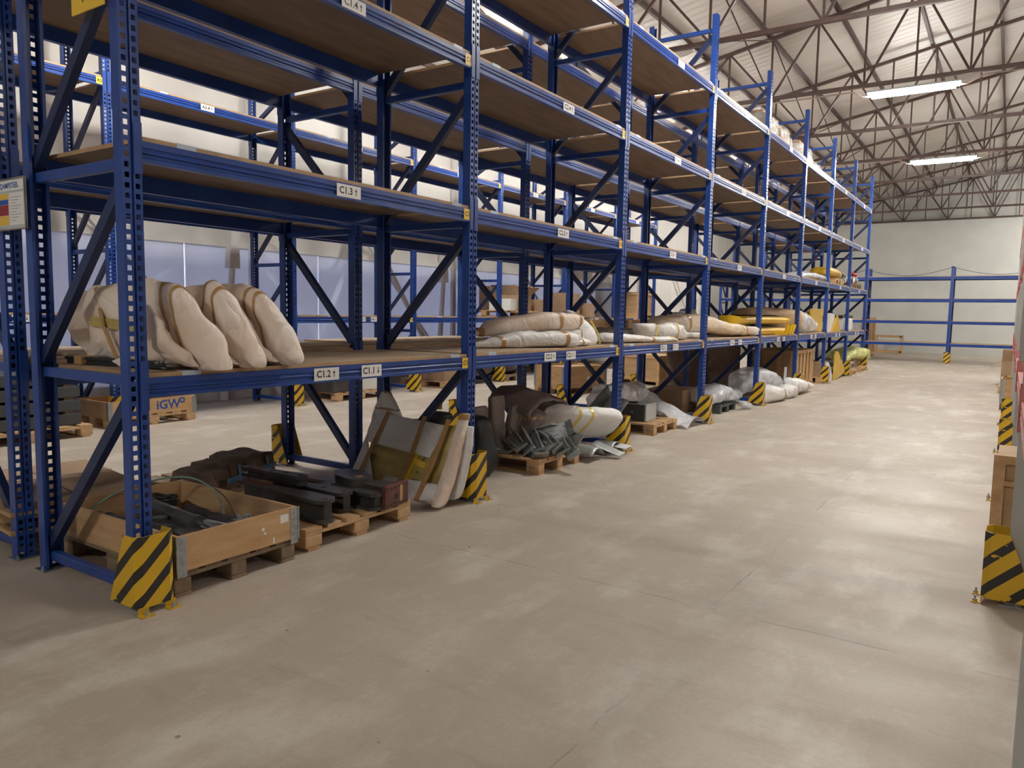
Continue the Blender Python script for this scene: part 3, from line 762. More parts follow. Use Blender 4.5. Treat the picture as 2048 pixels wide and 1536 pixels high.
def crate(x, y, z, sx, sy, sz, rz, label, slats=False, mt='ply'):
    """wooden crate with battens"""
    R = thing('wooden_crate', label, 'crate', (x, y, z), rz)
    b = MB().use(M[mt]); b.box(-sx/2+.02, sx/2-.02, -sy/2+.02, sy/2-.02, 0.08, sz-.02); b.build('panel', R)
    f = MB().use(M['pine']); t = 0.07
    for X in (-sx/2, sx/2-.02):
        for Y in (-sy/2, sy/2-t): f.box(X, X+.02, Y, Y+t, 0.08, sz)
        f.box(X, X+.02, -sy/2+t, sy/2-t, sz-t, sz).box(X, X+.02, -sy/2+t, sy/2-t, .08, .08+t)
    for Y in (-sy/2, sy/2-.02):
        for X in (-sx/2+.02, sx/2-t): f.box(X, X+t-.02, Y, Y+.02, 0.08, sz)
        f.box(-sx/2+t, sx/2-t, Y, Y+.02, sz-t, sz).box(-sx/2+t, sx/2-t, Y, Y+.02, .08, .08+t)
        if slats:
            k = max(1, int(sx/0.25))
            for i in range(1, k): X = -sx/2+sx*i/k; f.box(X-.04, X+.04, Y-.012, Y+.008, .08+t, sz-t)
    if slats:
        k = max(1, int(sy/0.3))
        for i in range(1, k): Y = -sy/2+sy*i/k; f.box(sx/2-.008, sx/2+.012, Y-.04, Y+.04, .08+t, sz-t)
    f.build('frame', R)
    s = MB().use(M['pine_x'])
    for Y in (-sy/2, -0.04, sy/2-.08): s.box(-sx/2, sx/2, Y, Y+.08, 0, .08)
    s.build('skid', R); return R

# ================= bay 1, on the floor ==============================
pallet(-0.56, 0.54, 0, 'dark weathered pallet under the open wooden collar in the first bay', old=True)
cl = collar(-0.53, 0.54, 0.145, 0, 'open pine pallet collar full of black cylinders beside the first striped guard')
t = MB().use(M['white_label']); t.box(0.6, 0.6008, 0.27, 0.33, 0.115, 0.165); t.use(M['ink']); t.build('sticker', cl)
t = MB().use(M['white_label']); t.box(0.6, 0.6008, 0.135, 0.155, 0.10, 0.118).box(0.6, 0.6008, 0.15, 0.165, 0.075, 0.088).box(0.6, 0.6008, 0.215, 0.225, 0.01, 0.045); t.build('torn_label', cl)
def cylinder_unit(x, y, z, rz, L, r, label, chrome=True):
    R = thing('hydraulic_cylinder', label, 'cylinder', (x, y, z), rz)
    b = MB().use(M['black']); b.cyl((0, 0, r), (L*.75, 0, r), r, n=24).cyl((L*.70, 0, r), (L*.78, 0, r), r*1.12, n=24).cyl((-0.02, 0, r), (0, 0, r), r*1.08, n=24); b.build('barrel', R)
    e = MB().use(M['black']); e.cyl((-.06, -r*.6, r), (-.06, r*.6, r), r*.8, n=18); e.build('clevis', R)
    c = MB().use(M['chrome'] if chrome else M['zinc']); c.cyl((L*.78, 0, r), (L*.95, 0, r), r*.45, n=16).cyl((L, -r*.5, r), (L, r*.5, r), r*.62, n=18); c.build('rod', R)
    l = MB().use(M['tape']); l.bar((L*.35, 0, 2*r+.001), (L*.45, 0, 2*r+.001), .03, .001); l.build('label_plate', R)
    return R
cylinder_unit(-0.93, 0.60, 0.20, -0.12, 0.80, 0.05, 'large black hydraulic cylinder with chrome rod lying across the pine collar')
cylinder_unit(-0.95, 0.33, 0.15, 0.10, 0.72, 0.055, 'black hydraulic cylinder on the near side inside the pine collar', False)
cylinder_unit(-0.80, 0.80, 0.15, -0.05, 0.62, 0.045, 'thinner black cylinder by the far side board of the pine collar', False)
R = thing('cast_bracket', 'black cast bracket at the front of the pine collar', 'machine part', (-0.25, 0.46, 0.147))
b = MB().use(M['black'])
b.prism([(-.42, -.05), (.12, -.12), (.24, -.06), (.25, .05), (.1, .13), (-.42, .05)], 0, 0.10); b.cyl((.16, 0, 0), (.16, 0, 0.13), 0.06, n=18); b.cyl((-.36, 0, 0), (-.36, 0, .12), .045, n=16); b.build('body', R)
b = MB().use(M['grey_metal']); b.bar((-.4, .07, .115), (.2, .13, .115), .03, .03).cyl((.2, .13, .1), (.27, .14, .1), .03, n=14); b.build('link_bar', R)
R = thing('valve_block', 'pale metal valve block next to the chrome rod in the pine collar', 'machine part', (-0.14, 0.70, 0.147))
b = MB().use(M['zinc']); b.bbox(-.06, .06, -.04, .05, 0, .13, .006).cyl((.02, .02, .13), (.02, .02, .16), .018, n=12).cyl((-.03, -.01, .13), (-.03, -.01, .155), .014, n=12).cyl((-.06, 0, .08), (-.12, .0, .08), .02, n=12); b.build('block', R)
for k, (px, py) in enumerate([(-.98, .22), (-1.02, .75)]):
    b = MB().use(M['cable']); q = []
    for i in range(70):
        a = i*0.55; rr = 0.07+0.02*math.sin(i*.9); q.append((px+rr*math.cos(a), py+rr*math.sin(a)*.8, 0.165+i*0.0018+0.01*math.sin(a*2)))
    o = tag(b.tube(q, 0.009, 6).build('cable_coil'), ('coil of black cable in the near rear corner of the collar', 'coil of black cable in the far rear corner of the collar')[k], 'cable')
q = [(-1.06, .2, .24), (-1.0, .42, .37), (-.93, .66, .42), (-.80, .80, .42), (-.62, .84, .36), (-.50, .82, .27), (-.46, .80, .20)]
tag(MB().use(M['green_hose']).tube([tuple(v) for v in (s[0] for s in interp([S_(p, (0, 0, 0), (0, 0, 0)) for p in q], 6))], 0.006, 6).build('plastic_strap'), 'loose green plastic strap curling inside the pine collar', 'strap')

# pallet with black castings
pallet(-0.60, 1.56, 0, 'bare pine pallet carrying the black castings, second on the floor', L=1.2, W=1.0)
def arm(x, y, z, rz, L, label, w=0.15, h=0.105, pitch=0.0):
    R = thing('iron_casting', label, 'machine part', (x, y, z), rz, 'black cast arms'); R.rotation_euler[1] = pitch
    for s in (0, 1):       # two rounded flanges joined by a web
        b = MB().use(M['black']); zz = s*(h-.024)
        rr = w*.46; poly = [(-.02, -.035), (L*.35, -.038), (L*.62, -w*.44)]+[(L-rr+rr*math.cos(q_), w/2*math.sin(q_)) for q_ in [-1.45+i*.29 for i in range(11)]]+[(L*.62, w*.44), (L*.35, .038), (-.02, .035)]
        b.prism(poly, zz, zz+.024); b.build('flange', R)
    b = MB().use(M['black']); b.prism([(.02, -.015), (L*.6, -.03), (L-.03, -.028), (L-.02, .028), (L*.6, .03), (.02, .015)], .024, h-.024); b.build('web', R)
    for xx, yy, zz, rr_ in ((L*.45, 0, h, .018), (L*.68, 0, h, .018), (L-.05, 0, h, .018)):
        b = MB().use(M['rust']); b.cyl((xx, yy, zz), (xx, yy, zz+.002), rr_, n=14); b.build('machined_pad', R)
    b = MB().use(M['rust']); b.prism([(-.0, -.03), (L*.3, -.035), (L*.3, .035), (0, .03)], h, h+.0015); b.build('machined_pad', R); return R
arm(-0.92, 1.30, 0.146, -0.03, 0.92, 'nearest black cast arm, its rounded end towards the aisle beside the collar', w=.165, h=.155)
arm(-0.90, 1.53, 0.146, 0.01, 0.80, 'middle black cast arm lying on the pine pallet', w=.15, h=.14)
arm(-0.82, 1.70, 0.146, 0.0, 0.86, 'black cast arm next to the red end plate', w=.13, h=.12)
arm(-1.05, 1.42, 0.298, 0.06, 0.60, 'shorter black cast arm lying on top of the others', w=.10, h=.07)
def lug(x, y, z, rz, label):
    R = thing('iron_lug', label, 'machine part', (x, y, z), rz)
    b = MB().use(M['black'])
    poly = [(-.26, -.06), (-.1, -.12), (.05, -.10)]+[(.05+.1*math.cos(a), .1*math.sin(a)) for a in [-1.2+i*.3 for i in range(9)]]+[(-.1, .12), (-.26, .06)]
    b.prism(poly, 0, .055); b.build('body', R)
    b = MB().use(M['tape']); b.prism([(.05+.032*math.cos(i*.4), .032*math.sin(i*.4)) for i in range(15)], .055, .058); b.build('machined_eye', R); return R
lug(-0.33, 1.83, 0.268, -0.35, 'triangular black lug with a shiny eye on top of the casting pile')
lug(-0.62, 1.93, 0.148, -0.2, 'second black lug half behind the first, nearer the wrapped panel')
R = thing('flanged_casting', 'red-brown primed end plate with bolt holes facing the aisle', 'machine part', (0.03, 1.86, 0.147), 0.10)
b = MB().use(M['rust']); b.bbox(-.018, .018, -.135, .135, 0, .165, .006); b.build('plate', R)
b = MB().use(M['black']); b.prism([(-.02, -.10), (-.02, .10), (-.34, .05), (-.34, -.05)], .02, .145); b.build('arm_body', R)
for i in range(6):
    for zz in (.025, .14): b = MB().use(M['ink']); b.cyl((.018, -.11+i*.044, zz), (.0195, -.11+i*.044, zz), .009, n=12); b.build('bolt_hole', R)
b = MB().use(M['ink']); b.cyl((.018, -.01, .075), (.0195, -.01, .075), .022, n=16); b.build('bolt_hole', R)
b = MB().use(M['tape']); b.box(.018, .020, .03, .062, .03, .145); b.build('tape', R)

# dark package with blue tape, brown sheets behind (on the floor under the rear rack)
pallet(-1.72, 1.66, 0.0, 'old pallet under the crumpled dark cardboard bundle', old=True, L=1.0, W=0.8)
R = thing('cardboard_bundle', 'crumpled dark brown cardboard bundle bound with blue and white tape', 'package', (-1.62, 1.62, 0.145), 0.35)
for k, (y0, y1, h, dx, rz_) in enumerate([(-.42, -.20, .15, .0, .05), (-.19, -.01, .175, .02, -.02), (0.0, .20, .20, .03, .03), (.21, .42, .185, .0, -.05)]):
    bm_ = bmesh.new(); bmesh.ops.create_cube(bm_, size=1); bmesh.ops.subdivide_edges(bm_, edges=list(bm_.edges), cuts=7, use_grid_fill=True)
    for v in bm_.verts:
        q = Vector((dx+v.co.x*.44*(1-.25*(v.co.z+.5)), (y0+y1)/2+v.co.y*(y1-y0), (v.co.z+.5)*h)); q += Vector((noise.noise(q*9+Vector((k, 0, 0))), noise.noise(q*8+Vector((0, k, 5))), noise.noise(q*7+Vector((3, 0, k)))*(1 if q.z > .02 else 0)))*.022
        q.z = max(q.z, 0.001); v.co = Matrix.Rotation(rz_, 3, 'Z') @ q
    me = bpy.data.meshes.new('wrapping'); bm_.to_mesh(me); bm_.free(); me.materials.append(M['carton_dk']); link('wrapping', me, R)
b = MB().use(M['tape_b'])
for yy in (-.10, .10, .30): b.bar((.235, yy, .005), (.21, yy, .16), .035, .004)
b.bar((.245, -.30, .07), (.25, .38, .08), .006, .04, (0, 0, 1)); b.build('tape', R)
pallet(-1.86, 0.50, 0.0, 'pallet piled with flat brown cardboard behind the pine collar', old=True)
for k in range(6):
    a = -0.1+0.06*math.sin(k*2.3)
    R = thing('cardboard_sheet', ['lowest sheet of the flat cardboard pile behind the pine collar', 'second sheet of the flat cardboard pile behind the collar', 'third sheet of the flat cardboard pile behind the collar', 'fourth sheet of the flat cardboard pile behind the collar', 'fifth sheet of the flat cardboard pile behind the collar', 'topmost folded sheet of the flat cardboard pile behind the collar'][k], 'cardboard', (-1.9+0.05*math.cos(k*1.7), 0.42+0.04*math.sin(k*2.9), 0.146+k*0.028), a, 'flat cardboard sheets')
    b = MB().use(M['carton' if k % 2 else 'ply']); b.bbox(-.62, .60, -.44+.03*(k % 3), .45-.03*(k % 2), 0, .026, .003); b.build('sheet', R)
    if k == 5:
        b = MB().use(M['carton_dk']); b.box(-.62, .60, -.03, -.015, .026, .028).box(-.1, -.09, -.40, .43, .026, .028); b.build('crease', R)
tag(at(MB().use(M['pine']).bar((-.6, 0, .02), (.6, 0, .02), .10, .035).build('wooden_plank'), (-2.15, 0.16, .318), -.12), 'pale plank lying on the flat cardboard pile', 'plank')

# ================= foam wrapped panel leaning on the second upright ========
R = thing('wrapped_casting', 'foam wrapped frame with a yellow casting showing, leaning on the second upright', 'wrapped machine part', (0, 0, 0))
def LP(u, v, d=0.0):       # plane of the leaning frame: u along -x .. +x (0..1), v up (0..1), d outwards
    x = -0.98+u*0.98; y = 2.40+v*0.30+0.05*(1-u); z = 0.03+v*0.62
    return Vector((x, y-d*0.9, z+d*0.42))
def pad(pts, th, name, mt, seed):
    """thick soft slab over a polygon grid in the leaning plane"""
    U = 14; V = 12; mb = MB().use(M[mt]); vs = []
    for side in (0, 1):
        for i in range(U+1):
            for j in range(V+1):
                u, v = i/U, j/V
                a = pts[0]*(1-u)*(1-v)+pts[1]*u*(1-v)+pts[2]*u*v+pts[3]*(1-u)*v
                e = min(u, 1-u, v, 1-v)*6; e = min(1, e)**.5
                k = noise.noise(Vector((a.x*6+seed, a.y*6, side)))*.012
                vs.append(LP(a.x, a.y, (a.z+th*e*.5+k) if side else (a.z-th*e*.5+k)))
    n = (U+1)*(V+1); f = []
    for s in (0, 1):
        for i in range(U):
            for j in range(V):
                q = [s*n+i*(V+1)+j, s*n+(i+1)*(V+1)+j, s*n+(i+1)*(V+1)+j+1, s*n+i*(V+1)+j+1]; f.append(tuple(q if s else q[::-1]))
    for i in range(U):
        for j in (0, V): f.append((i*(V+1)+j, (i+1)*(V+1)+j, n+(i+1)*(V+1)+j, n+i*(V+1)+j))
    for j in range(V):
        for i in (0, U): f.append((i*(V+1)+j, i*(V+1)+j+1, n+i*(V+1)+j+1, n+i*(V+1)+j))
    mb.add(vs, f, True); me = mb.fix() if False else mb.mesh(name)
    b = bmesh.new(); b.from_mesh(me); bmesh.ops.recalc_face_normals(b, faces=b.faces); b.to_mesh(me); b.free()
    return link(name, me, R)
V3 = lambda a, b, c=0.0: Vector((a, b, c))
pad([V3(0.03, 0.02), V3(.97, 0.02), V3(.97, .95), V3(.03, .90)], .05, 'backing', 'yellow_part', 1)
pad([V3(-.05, .0, .05), V3(.30, .0, .05), V3(.02, .62, .05), V3(-.0, .62, .05)], .03, 'foam_flap', 'foam_w', 2)
pad([V3(.0, .58, .055), V3(.80, .50, .055), V3(.86, .92, .04), V3(.0, .98, .045)], .04, 'foam_top', 'foam_w', 3)
pad([V3(.30, -.02, .055), V3(1.0, -.02, .055), V3(.98, .22, .055), V3(.38, .20, .055)], .04, 'foam_bottom', 'foam_w', 4)
b = MB().use(M['yellow_part'])
for (a, c, w_) in ((V3(.1, .50, .03), V3(.82, .34, .03), .06), (V3(.55, .55, .03), V3(.45, .1, .03), .07), (V3(.72, .6, .03), V3(.62, .1, .03), .05), (V3(.2, .3, .03), V3(.85, .26, .03), .05), (V3(.8, .70, .035), V3(.80, .15, .035), .08)):
    b.bar(LP(*a), LP(*c), w_, .03, (0, -.9, .42))
b.build('yellow_casting', R)
b = MB().use(M['yellow_label']); b.bar(LP(.60, .45, .06), LP(.78, .40, .06), .05, .02, (0, -.9, .42)); b.bar(LP(.66, .55, .05), LP(.60, .20, .05), .04, .02, (0, -.9, .42)); b.build('yellow_bracket', R)
for u0, u1 in ((.12, .20), (.60, .63), (.86, .90)):
    mb = MB().use(M['tape']); pts = [LP(u0 - .05 + .0*u1, -.02, .085), LP(u0+.02, .45, .088), LP(u1, .99, .075)]
    mb.bar(pts[0], pts[1], .045, .003, (0, -.9, .42)); mb.bar(pts[1], pts[2], .045, .003, (0, -.9, .42)); mb.build('tape', R)
loft('foam_edge', [((-.01, 2.38, .02), (.03, 0, 0), (0, .02, 0)), ((-.005, 2.41, .06), (.06, 0, 0), (0, .065, .0)), ((.0, 2.55, .33), (.055, 0, 0), (0, .06, 0)), ((.0, 2.67, .60), (.055, 0, 0), (0, .045, 0)), ((.0, 2.70, .68), (.05, 0, 0), (0, .03, .0)), ((.0, 2.72, .72), (.045, 0, 0), (0, .02, .0))], 'foam', R, amp=.012, seed=5, bands=(.9, .97), bw=.05, flat=0.005)
loft('foam_back', [((-.02, 2.56, .05), (.05, 0, 0), (0, .03, 0)), ((-.01, 2.60, .10), (.07, 0, 0), (0, .04, 0)), ((.02, 2.68, .4), (.075, 0, 0), (0, .035, 0)), ((.02, 2.715, .62), (.07, 0, 0), (0, .02, 0))], 'foam_w', R, amp=.008, seed=8, flat=0.04)
R2 = R; 
loft('foam_peak', [((-.86, 2.72, .50), (.19, 0, 0), (0, .03, 0)), ((-.85, 2.72, .62), (.18, 0, 0), (0, .03, 0)), ((-.84, 2.71, .76), (.10, 0, .0), (0, .022, 0)), ((-.85, 2.71, .82), (.06, 0, 0), (0, .018, 0)), ((-.85, 2.71, .84), (.05, 0, 0), (0, .01, 0))], 'foam_w', R, amp=.01, seed=9, bands=(.93,), bw=.06)

# ================= level 1, bay 1 : three foam wrapped hoods ===============
Z1 = 1.202
for k, (yy, lab) in enumerate([(0.25, 'nearest of three foam wrapped hoods leaning together on the first bay shelf'), (0.50, 'middle one of three foam wrapped hoods leaning together on the shelf'), (0.77, 'farthest of three foam wrapped hoods leaning together, beside the empty deck')]):
    R = thing('wrapped_hood', lab, 'wrapped machine part', (0, 0, 0), 0, 'three leaning foam wrapped hoods')
    def sc(x, dy, zc, a, b_, lean): return ((x, yy+dy, zc), (0, a, a*lean*.45), (0, -b_*lean, b_))
    secs = [sc(-.78, -.05, 1.44, .03, .10, .1), sc(-.74, -.05, 1.44, .07, .19, .1), sc(-.50, -.03, 1.44, .09, .22, .2), sc(-.25, .02, 1.44, .085, .225, .22), sc(-.08, .06, 1.43, .086, .235, .34), sc(-.0, .08, 1.405, .084, .222, .40), sc(.05, .11, 1.355, .074, .165, .46), sc(.085, .14, 1.29, .055, .09, .5), sc(.095, .155, 1.265, .02, .03, .5)]
    loft('foam_wrap', secs, 'foam', R, n=48, m=9, p=.84, amp=.036, fr=4.6, seed=11+k*3, bands=((.50, 1.2), (.60, 1.6)), bw=.02, flat=Z1-.0)
    loft('foam_fold', [((-.10, yy-.135, 1.55), (0, .012, 0), (.03, 0, 0)), ((-.06, yy-.12, 1.46), (0, .03, 0), (.07, 0, 0)), ((-.03, yy-.07, 1.34), (0, .05, 0), (.06, 0, 0)), ((-.01, yy+.0, 1.26), (0, .05, 0), (.05, 0, 0)), ((.0, yy+.06, 1.225), (0, .02, 0), (.03, 0, 0))], 'foam', R, p=.8, amp=.03, fr=8, seed=20+k, flat=Z1, m=6, n=22)
    loft('foam_skirt', [((-.06, yy+.10, 1.21), (0, .02, 0), (.02, 0, 0)), ((-.03, yy+.165, 1.24), (0, .03, .02), (.04, 0, 0)), ((-.04, yy+.13, 1.40), (0, .03, .02), (.05, 0, 0)), ((-.06, yy+.02, 1.58), (0, .02, .02), (.03, 0, 0))], 'foam', R, p=.8, amp=.012, seed=26+k, flat=Z1, m=6, n=18)
    if k == 0:
        b = MB().use(M['yellow_part']); b.bar((-.66, .118, 1.455), (-.14, .135, 1.425), .02, .05); b.build('yellow_edge', R)
        loft('foam_flap', [((-.79, .14, 1.60), (.0, .06, 0), (0, 0, .02)), ((-.81, .13, 1.53), (.03, .10, 0), (0, 0, .05)), ((-.79, .16, 1.38), (.03, .08, 0), (0, 0, .05)), ((-.76, .20, 1.28), (.02, .05, 0), (0, 0, .03)), ((-.76, .20, 1.22), (.05, .05, 0), (0, 0, .02))], 'foam', R, amp=.02, fr=7, seed=33, flat=Z1, bands=(.85,), bw=.03)
        b = MB().use(M['tape']); b.bar((-.62, .125, 1.64), (-.50, .10, 1.43), .032, .004, (0, 1, 0)).bar((-.50, .10, 1.43), (-.42, .14, Z1+.01), .032, .004, (0, 1, 0)); b.build('tape', R)
# bundle of black rods with a tag
R = thing('rod_bundle', 'bundle of thin black rods with a white tag lying on the first bay shelf', 'rods', (0, 0, 0))
for k in range(9):
    a = k*.7; dy = .022*math.cos(a)*(.4+.6*(k % 2)); dz = .012+.012*(k % 3)
    r_ = MB().use(M['black_plastic']); x1 = -.16+.05*math.sin(k*2.1); r_.cyl((-.93, .13+dy*1.2, Z1+dz), (x1, .235+dy, Z1+dz), .0095, n=10); ro = r_.build('rod', R)
    r_ = MB().use(M['zinc']); r_.cyl((x1, .235+dy, Z1+dz), (x1+.03, .238+dy, Z1+dz), .007, n=8); r_.build('threaded_tip', ro)
b = MB().use(M['tape']); b.bbox(-.84, -.76, .10, .19, Z1+.001, Z1+.052, .01); b.build('binding', R)
b = MB().use(M['white_label']); b.add([(-.42, .14, Z1+.055), (-.36, .13, Z1+.03), (-.34, .10, Z1+.015), (-.41, .09, Z1+.04)], [(0, 1, 2, 3)]); b.add([(-.42, .14, Z1+.057), (-.36, .13, Z1+.032), (-.34, .10, Z1+.017), (-.41, .09, Z1+.042)], [(3, 2, 1, 0)]); b.build('tag', R)

# ================= level 1, bay 2 ==========================================
def sacky(name, label, cat, secs, mt, **kw):
    R = thing(name, label, cat, (0, 0, 0)); loft('wrapping', secs, mt, R, **kw); return R
sacky('wrapped_tube', 'thick foam wrapped tube resting on top of the second bay bundle', 'wrapped machine part',
      [((-.70, 3.78, 1.33), (.01, .02, 0), (0, 0, .02)), ((-.66, 3.86, 1.35), (.06, 0, 0), (0, 0, .05)), ((-.58, 4.0, 1.40), (.10, 0, 0), (0, 0, .085)), ((-.38, 4.5, 1.45), (.12, 0, 0), (0, 0, .09)), ((-.24, 4.86, 1.46), (.10, 0, 0), (0, 0, .085)), ((-.20, 5.0, 1.48), (.05, 0, 0), (0, 0, .05))],
      'foam', amp=.014, seed=41, bands=(.12, .66, .85), bw=.05)
sacky('wrapped_tube', 'foam wrapped tube directly under the thick one in the second bay', 'wrapped machine part',
      [((-.62, 4.0, 1.30), (.02, 0, 0), (0, 0, .02)), ((-.55, 4.15, 1.31), (.07, 0, 0), (0, 0, .055)), ((-.35, 4.6, 1.32), (.08, 0, 0), (0, 0, .058)), ((-.22, 4.9, 1.33), (.075, 0, 0), (0, 0, .055)), ((-.19, 4.98, 1.33), (.03, 0, 0), (0, 0, .03))],
      'foam_w', amp=.01, seed=42, bands=(.35, .85), bw=.05, flat=1.25)
sacky('wrapped_part', 'white foam wrapped part with a pointed left end at the shelf edge', 'wrapped machine part',
      [((-.55, 3.50, 1.23), (.02, 0, 0), (0, 0, .015)), ((-.48, 3.68, 1.245), (.07, 0, 0), (0, 0, .04)), ((-.36, 4.0, 1.275), (.12, 0, 0), (0, 0, .07)), ((-.18, 4.35, 1.285), (.13, 0, 0), (0, 0, .08)), ((-.10, 4.58, 1.275), (.10, 0, 0), (0, 0, .07)), ((-.08, 4.66, 1.29), (.04, 0, 0), (0, 0, .035)), ((-.09, 4.76, 1.30), (.03, 0, 0), (0, 0, .03))],
      'foam_w', amp=.018, seed=43, bands=(.22, .55, .87), bw=.05, flat=Z1)
sacky('wrapped_part', 'flat white wrapped part under the tubes, centre of the second bay', 'wrapped machine part',
      [((-.22, 4.60, 1.23), (.03, 0, 0), (0, 0, .02)), ((-.20, 4.72, 1.24), (.12, 0, 0), (0, 0, .038)), ((-.20, 4.95, 1.245), (.13, 0, 0), (0, 0, .04)), ((-.20, 5.16, 1.23), (.06, 0, 0), (0, 0, .02))],
      'foam_w', amp=.01, seed=44, flat=Z1, bands=(.5,))
R = sacky('wrapped_cone', 'tall white wrapped part with yellow tape at the right of the second bay', 'wrapped machine part',
      [((-.36, 5.22, Z1+.0), (.17, 0, 0), (0, .27, 0)), ((-.36, 5.24, 1.27), (.18, 0, 0), (0, .28, 0)), ((-.36, 5.17, 1.40), (.16, 0, 0), (0, .22, 0)), ((-.37, 5.10, 1.49), (.13, 0, 0), (0, .13, 0)), ((-.38, 5.05, 1.56), (.07, 0, 0), (0, .06, 0)), ((-.38, 5.03, 1.58), (.02, 0, 0), (0, .02, 0))],
      'foam_w', p=.8, amp=.02, seed=45, flat=Z1, bands=())
for yy in (5.28, 5.43):
    b = MB().use(M['tape_y']); b.bar((-.175, yy, Z1+.01), (-.195, yy-.02, 1.33), .03, .004, (1, 0, 0)); b.bar((-.195, yy-.02, 1.33), (-.26, yy-.08, 1.47), .03, .004, (1, 0, 0)); b.build('yellow_tape', R)
sacky('wrapped_part', 'grey white wrapped part peeking over the tubes at the back of bay two', 'wrapped machine part',
      [((-.75, 4.85, Z1), (.10, 0, 0), (0, .16, 0)), ((-.75, 4.85, 1.38), (.10, 0, 0), (0, .15, 0)), ((-.75, 4.86, 1.48), (.06, 0, 0), (0, .09, 0)), ((-.75, 4.87, 1.53), (.02, 0, 0), (0, .02, 0))], 'foam_w', amp=.02, seed=46, flat=Z1)
# bay 3
sacky('wrapped_part', 'long low white wrapped part lying across the left half of bay three', 'wrapped machine part',
      [((-.40, 5.75, 1.24), (.10, 0, 0), (0, 0, .03)), ((-.35, 5.85, 1.26), (.16, 0, 0), (0, 0, .055)), ((-.22, 6.25, 1.255), (.15, 0, 0), (0, 0, .05)), ((-.12, 6.55, 1.24), (.10, 0, 0), (0, 0, .035)), ((-.06, 6.78, 1.235), (.10, 0, 0), (0, 0, .03)), ((-.04, 6.86, 1.22), (.03, 0, 0), (0, 0, .012))],
      'foam_w', amp=.014, seed=51, flat=Z1, bands=(.62,), bw=.05)
sacky('wrapped_part', 'dark foam covered flat part at the back of bay three', 'wrapped machine part',
      [((-.9, 6.2, 1.26), (.06, 0, 0), (0, 0, .03)), ((-.78, 6.5, 1.29), (.15, 0, 0), (0, 0, .06)), ((-.7, 7.2, 1.29), (.16, 0, 0), (0, 0, .07)), ((-.6, 7.6, 1.26), (.08, 0, 0), (0, 0, .04))],
      'foam_br', amp=.03, seed=52, flat=Z1)
R = sacky('wrapped_cone', 'white wrapped cup shaped part with yellow tape standing in bay three', 'wrapped machine part',
      [((-.36, 7.10, Z1+.02), (.08, 0, 0), (0, .14, 0)), ((-.36, 7.08, 1.28), (.12, 0, 0), (0, .17, 0)), ((-.36, 7.02, 1.38), (.13, 0, 0), (0, .21, 0)), ((-.36, 7.0, 1.43), (.12, 0, 0), (0, .20, 0))],
      'foam_w', amp=.02, seed=53, flat=Z1)
b = MB().use(M['tape_y']); b.bar((-.225, 7.12, 1.22), (-.21, 7.16, 1.42), .045, .004, (1, 0, 0)); b.build('yellow_tape', R)
R = sacky('wrapped_part', 'crumpled white wrapped lump with yellow tape near the third upright pair', 'wrapped machine part',
      [((-.30, 7.35, 1.30), (.10, 0, 0), (0, 0, .08)), ((-.28, 7.5, 1.32), (.15, 0, 0), (0, 0, .115)), ((-.25, 7.85, 1.31), (.15, 0, 0), (0, 0, .11)), ((-.25, 8.05, 1.27), (.09, 0, 0), (0, 0, .06))],
      'foam_w', amp=.03, fr=7, seed=54, flat=Z1, bands=(.45,), bm='tape_y', bw=.04)
sacky('wrapped_part', 'thin crumpled foam wrap hanging at the edge of bay three', 'wrapped machine part',
      [((-.10, 6.72, 1.215), (.03, 0, 0), (0, 0, .01)), ((-.08, 6.95, 1.235), (.08, 0, 0), (0, 0, .03)), ((-.08, 7.25, 1.23), (.08, 0, 0), (0, 0, .028)), ((-.06, 7.4, 1.215), (.03, 0, 0), (0, 0, .01))], 'foam_w', amp=.02, fr=9, seed=55, flat=Z1, bands=(.5,), bm='tape_y')
sacky('wrapped_part', 'low white sheet covered part ending at the fourth upright', 'wrapped machine part',
      [((-.50, 7.9, 1.23), (.05, 0, 0), (0, 0, .025)), ((-.48, 8.1, 1.25), (.13, 0, 0), (0, 0, .045)), ((-.42, 8.9, 1.25), (.14, 0, 0), (0, 0, .045)), ((-.38, 9.3, 1.22), (.08, 0, 0), (0, 0, .02))], 'foam_w', p=.5, amp=.008, seed=56, flat=Z1)
# bay 4
sacky('wrapped_hood', 'long wrapped hood, grey brown at its left and pale at the right, bay four', 'wrapped machine part',
      [((-.72, 8.05, 1.36), (.05, 0, 0), (0, 0, .05)), ((-.68, 8.25, 1.40), (.14, 0, 0), (0, 0, .12)), ((-.58, 8.8, 1.42), (.17, 0, 0), (0, 0, .14)), ((-.45, 9.5, 1.42), (.17, 0, 0), (0, 0, .13)), ((-.30, 10.1, 1.34), (.15, 0, 0), (0, 0, .10)), ((-.22, 10.5, 1.32), (.13, 0, 0), (0, 0, .09)), ((-.18, 10.75, 1.30), (.11, 0, 0), (0, 0, .08)), ((-.16, 10.85, 1.30), (.03, 0, 0), (0, 0, .03))],
      'pack_y', amp=.018, seed=61, bands=(.30, .80), bw=.06, flat=Z1+.002)
sacky('wrapped_part', 'small pinkish wrapped end hanging over the edge beside the yellow covers', 'wrapped machine part',
      [((-.12, 10.85, 1.32), (.05, 0, 0), (0, 0, .04)), ((-.10, 10.95, 1.31), (.09, 0, 0), (0, 0, .07)), ((-.06, 11.08, 1.29), (.08, 0, 0), (0, 0, .07)), ((-.05, 11.14, 1.28), (.03, 0, 0), (0, 0, .03))], 'foam', amp=.025, fr=9, seed=62, flat=Z1)
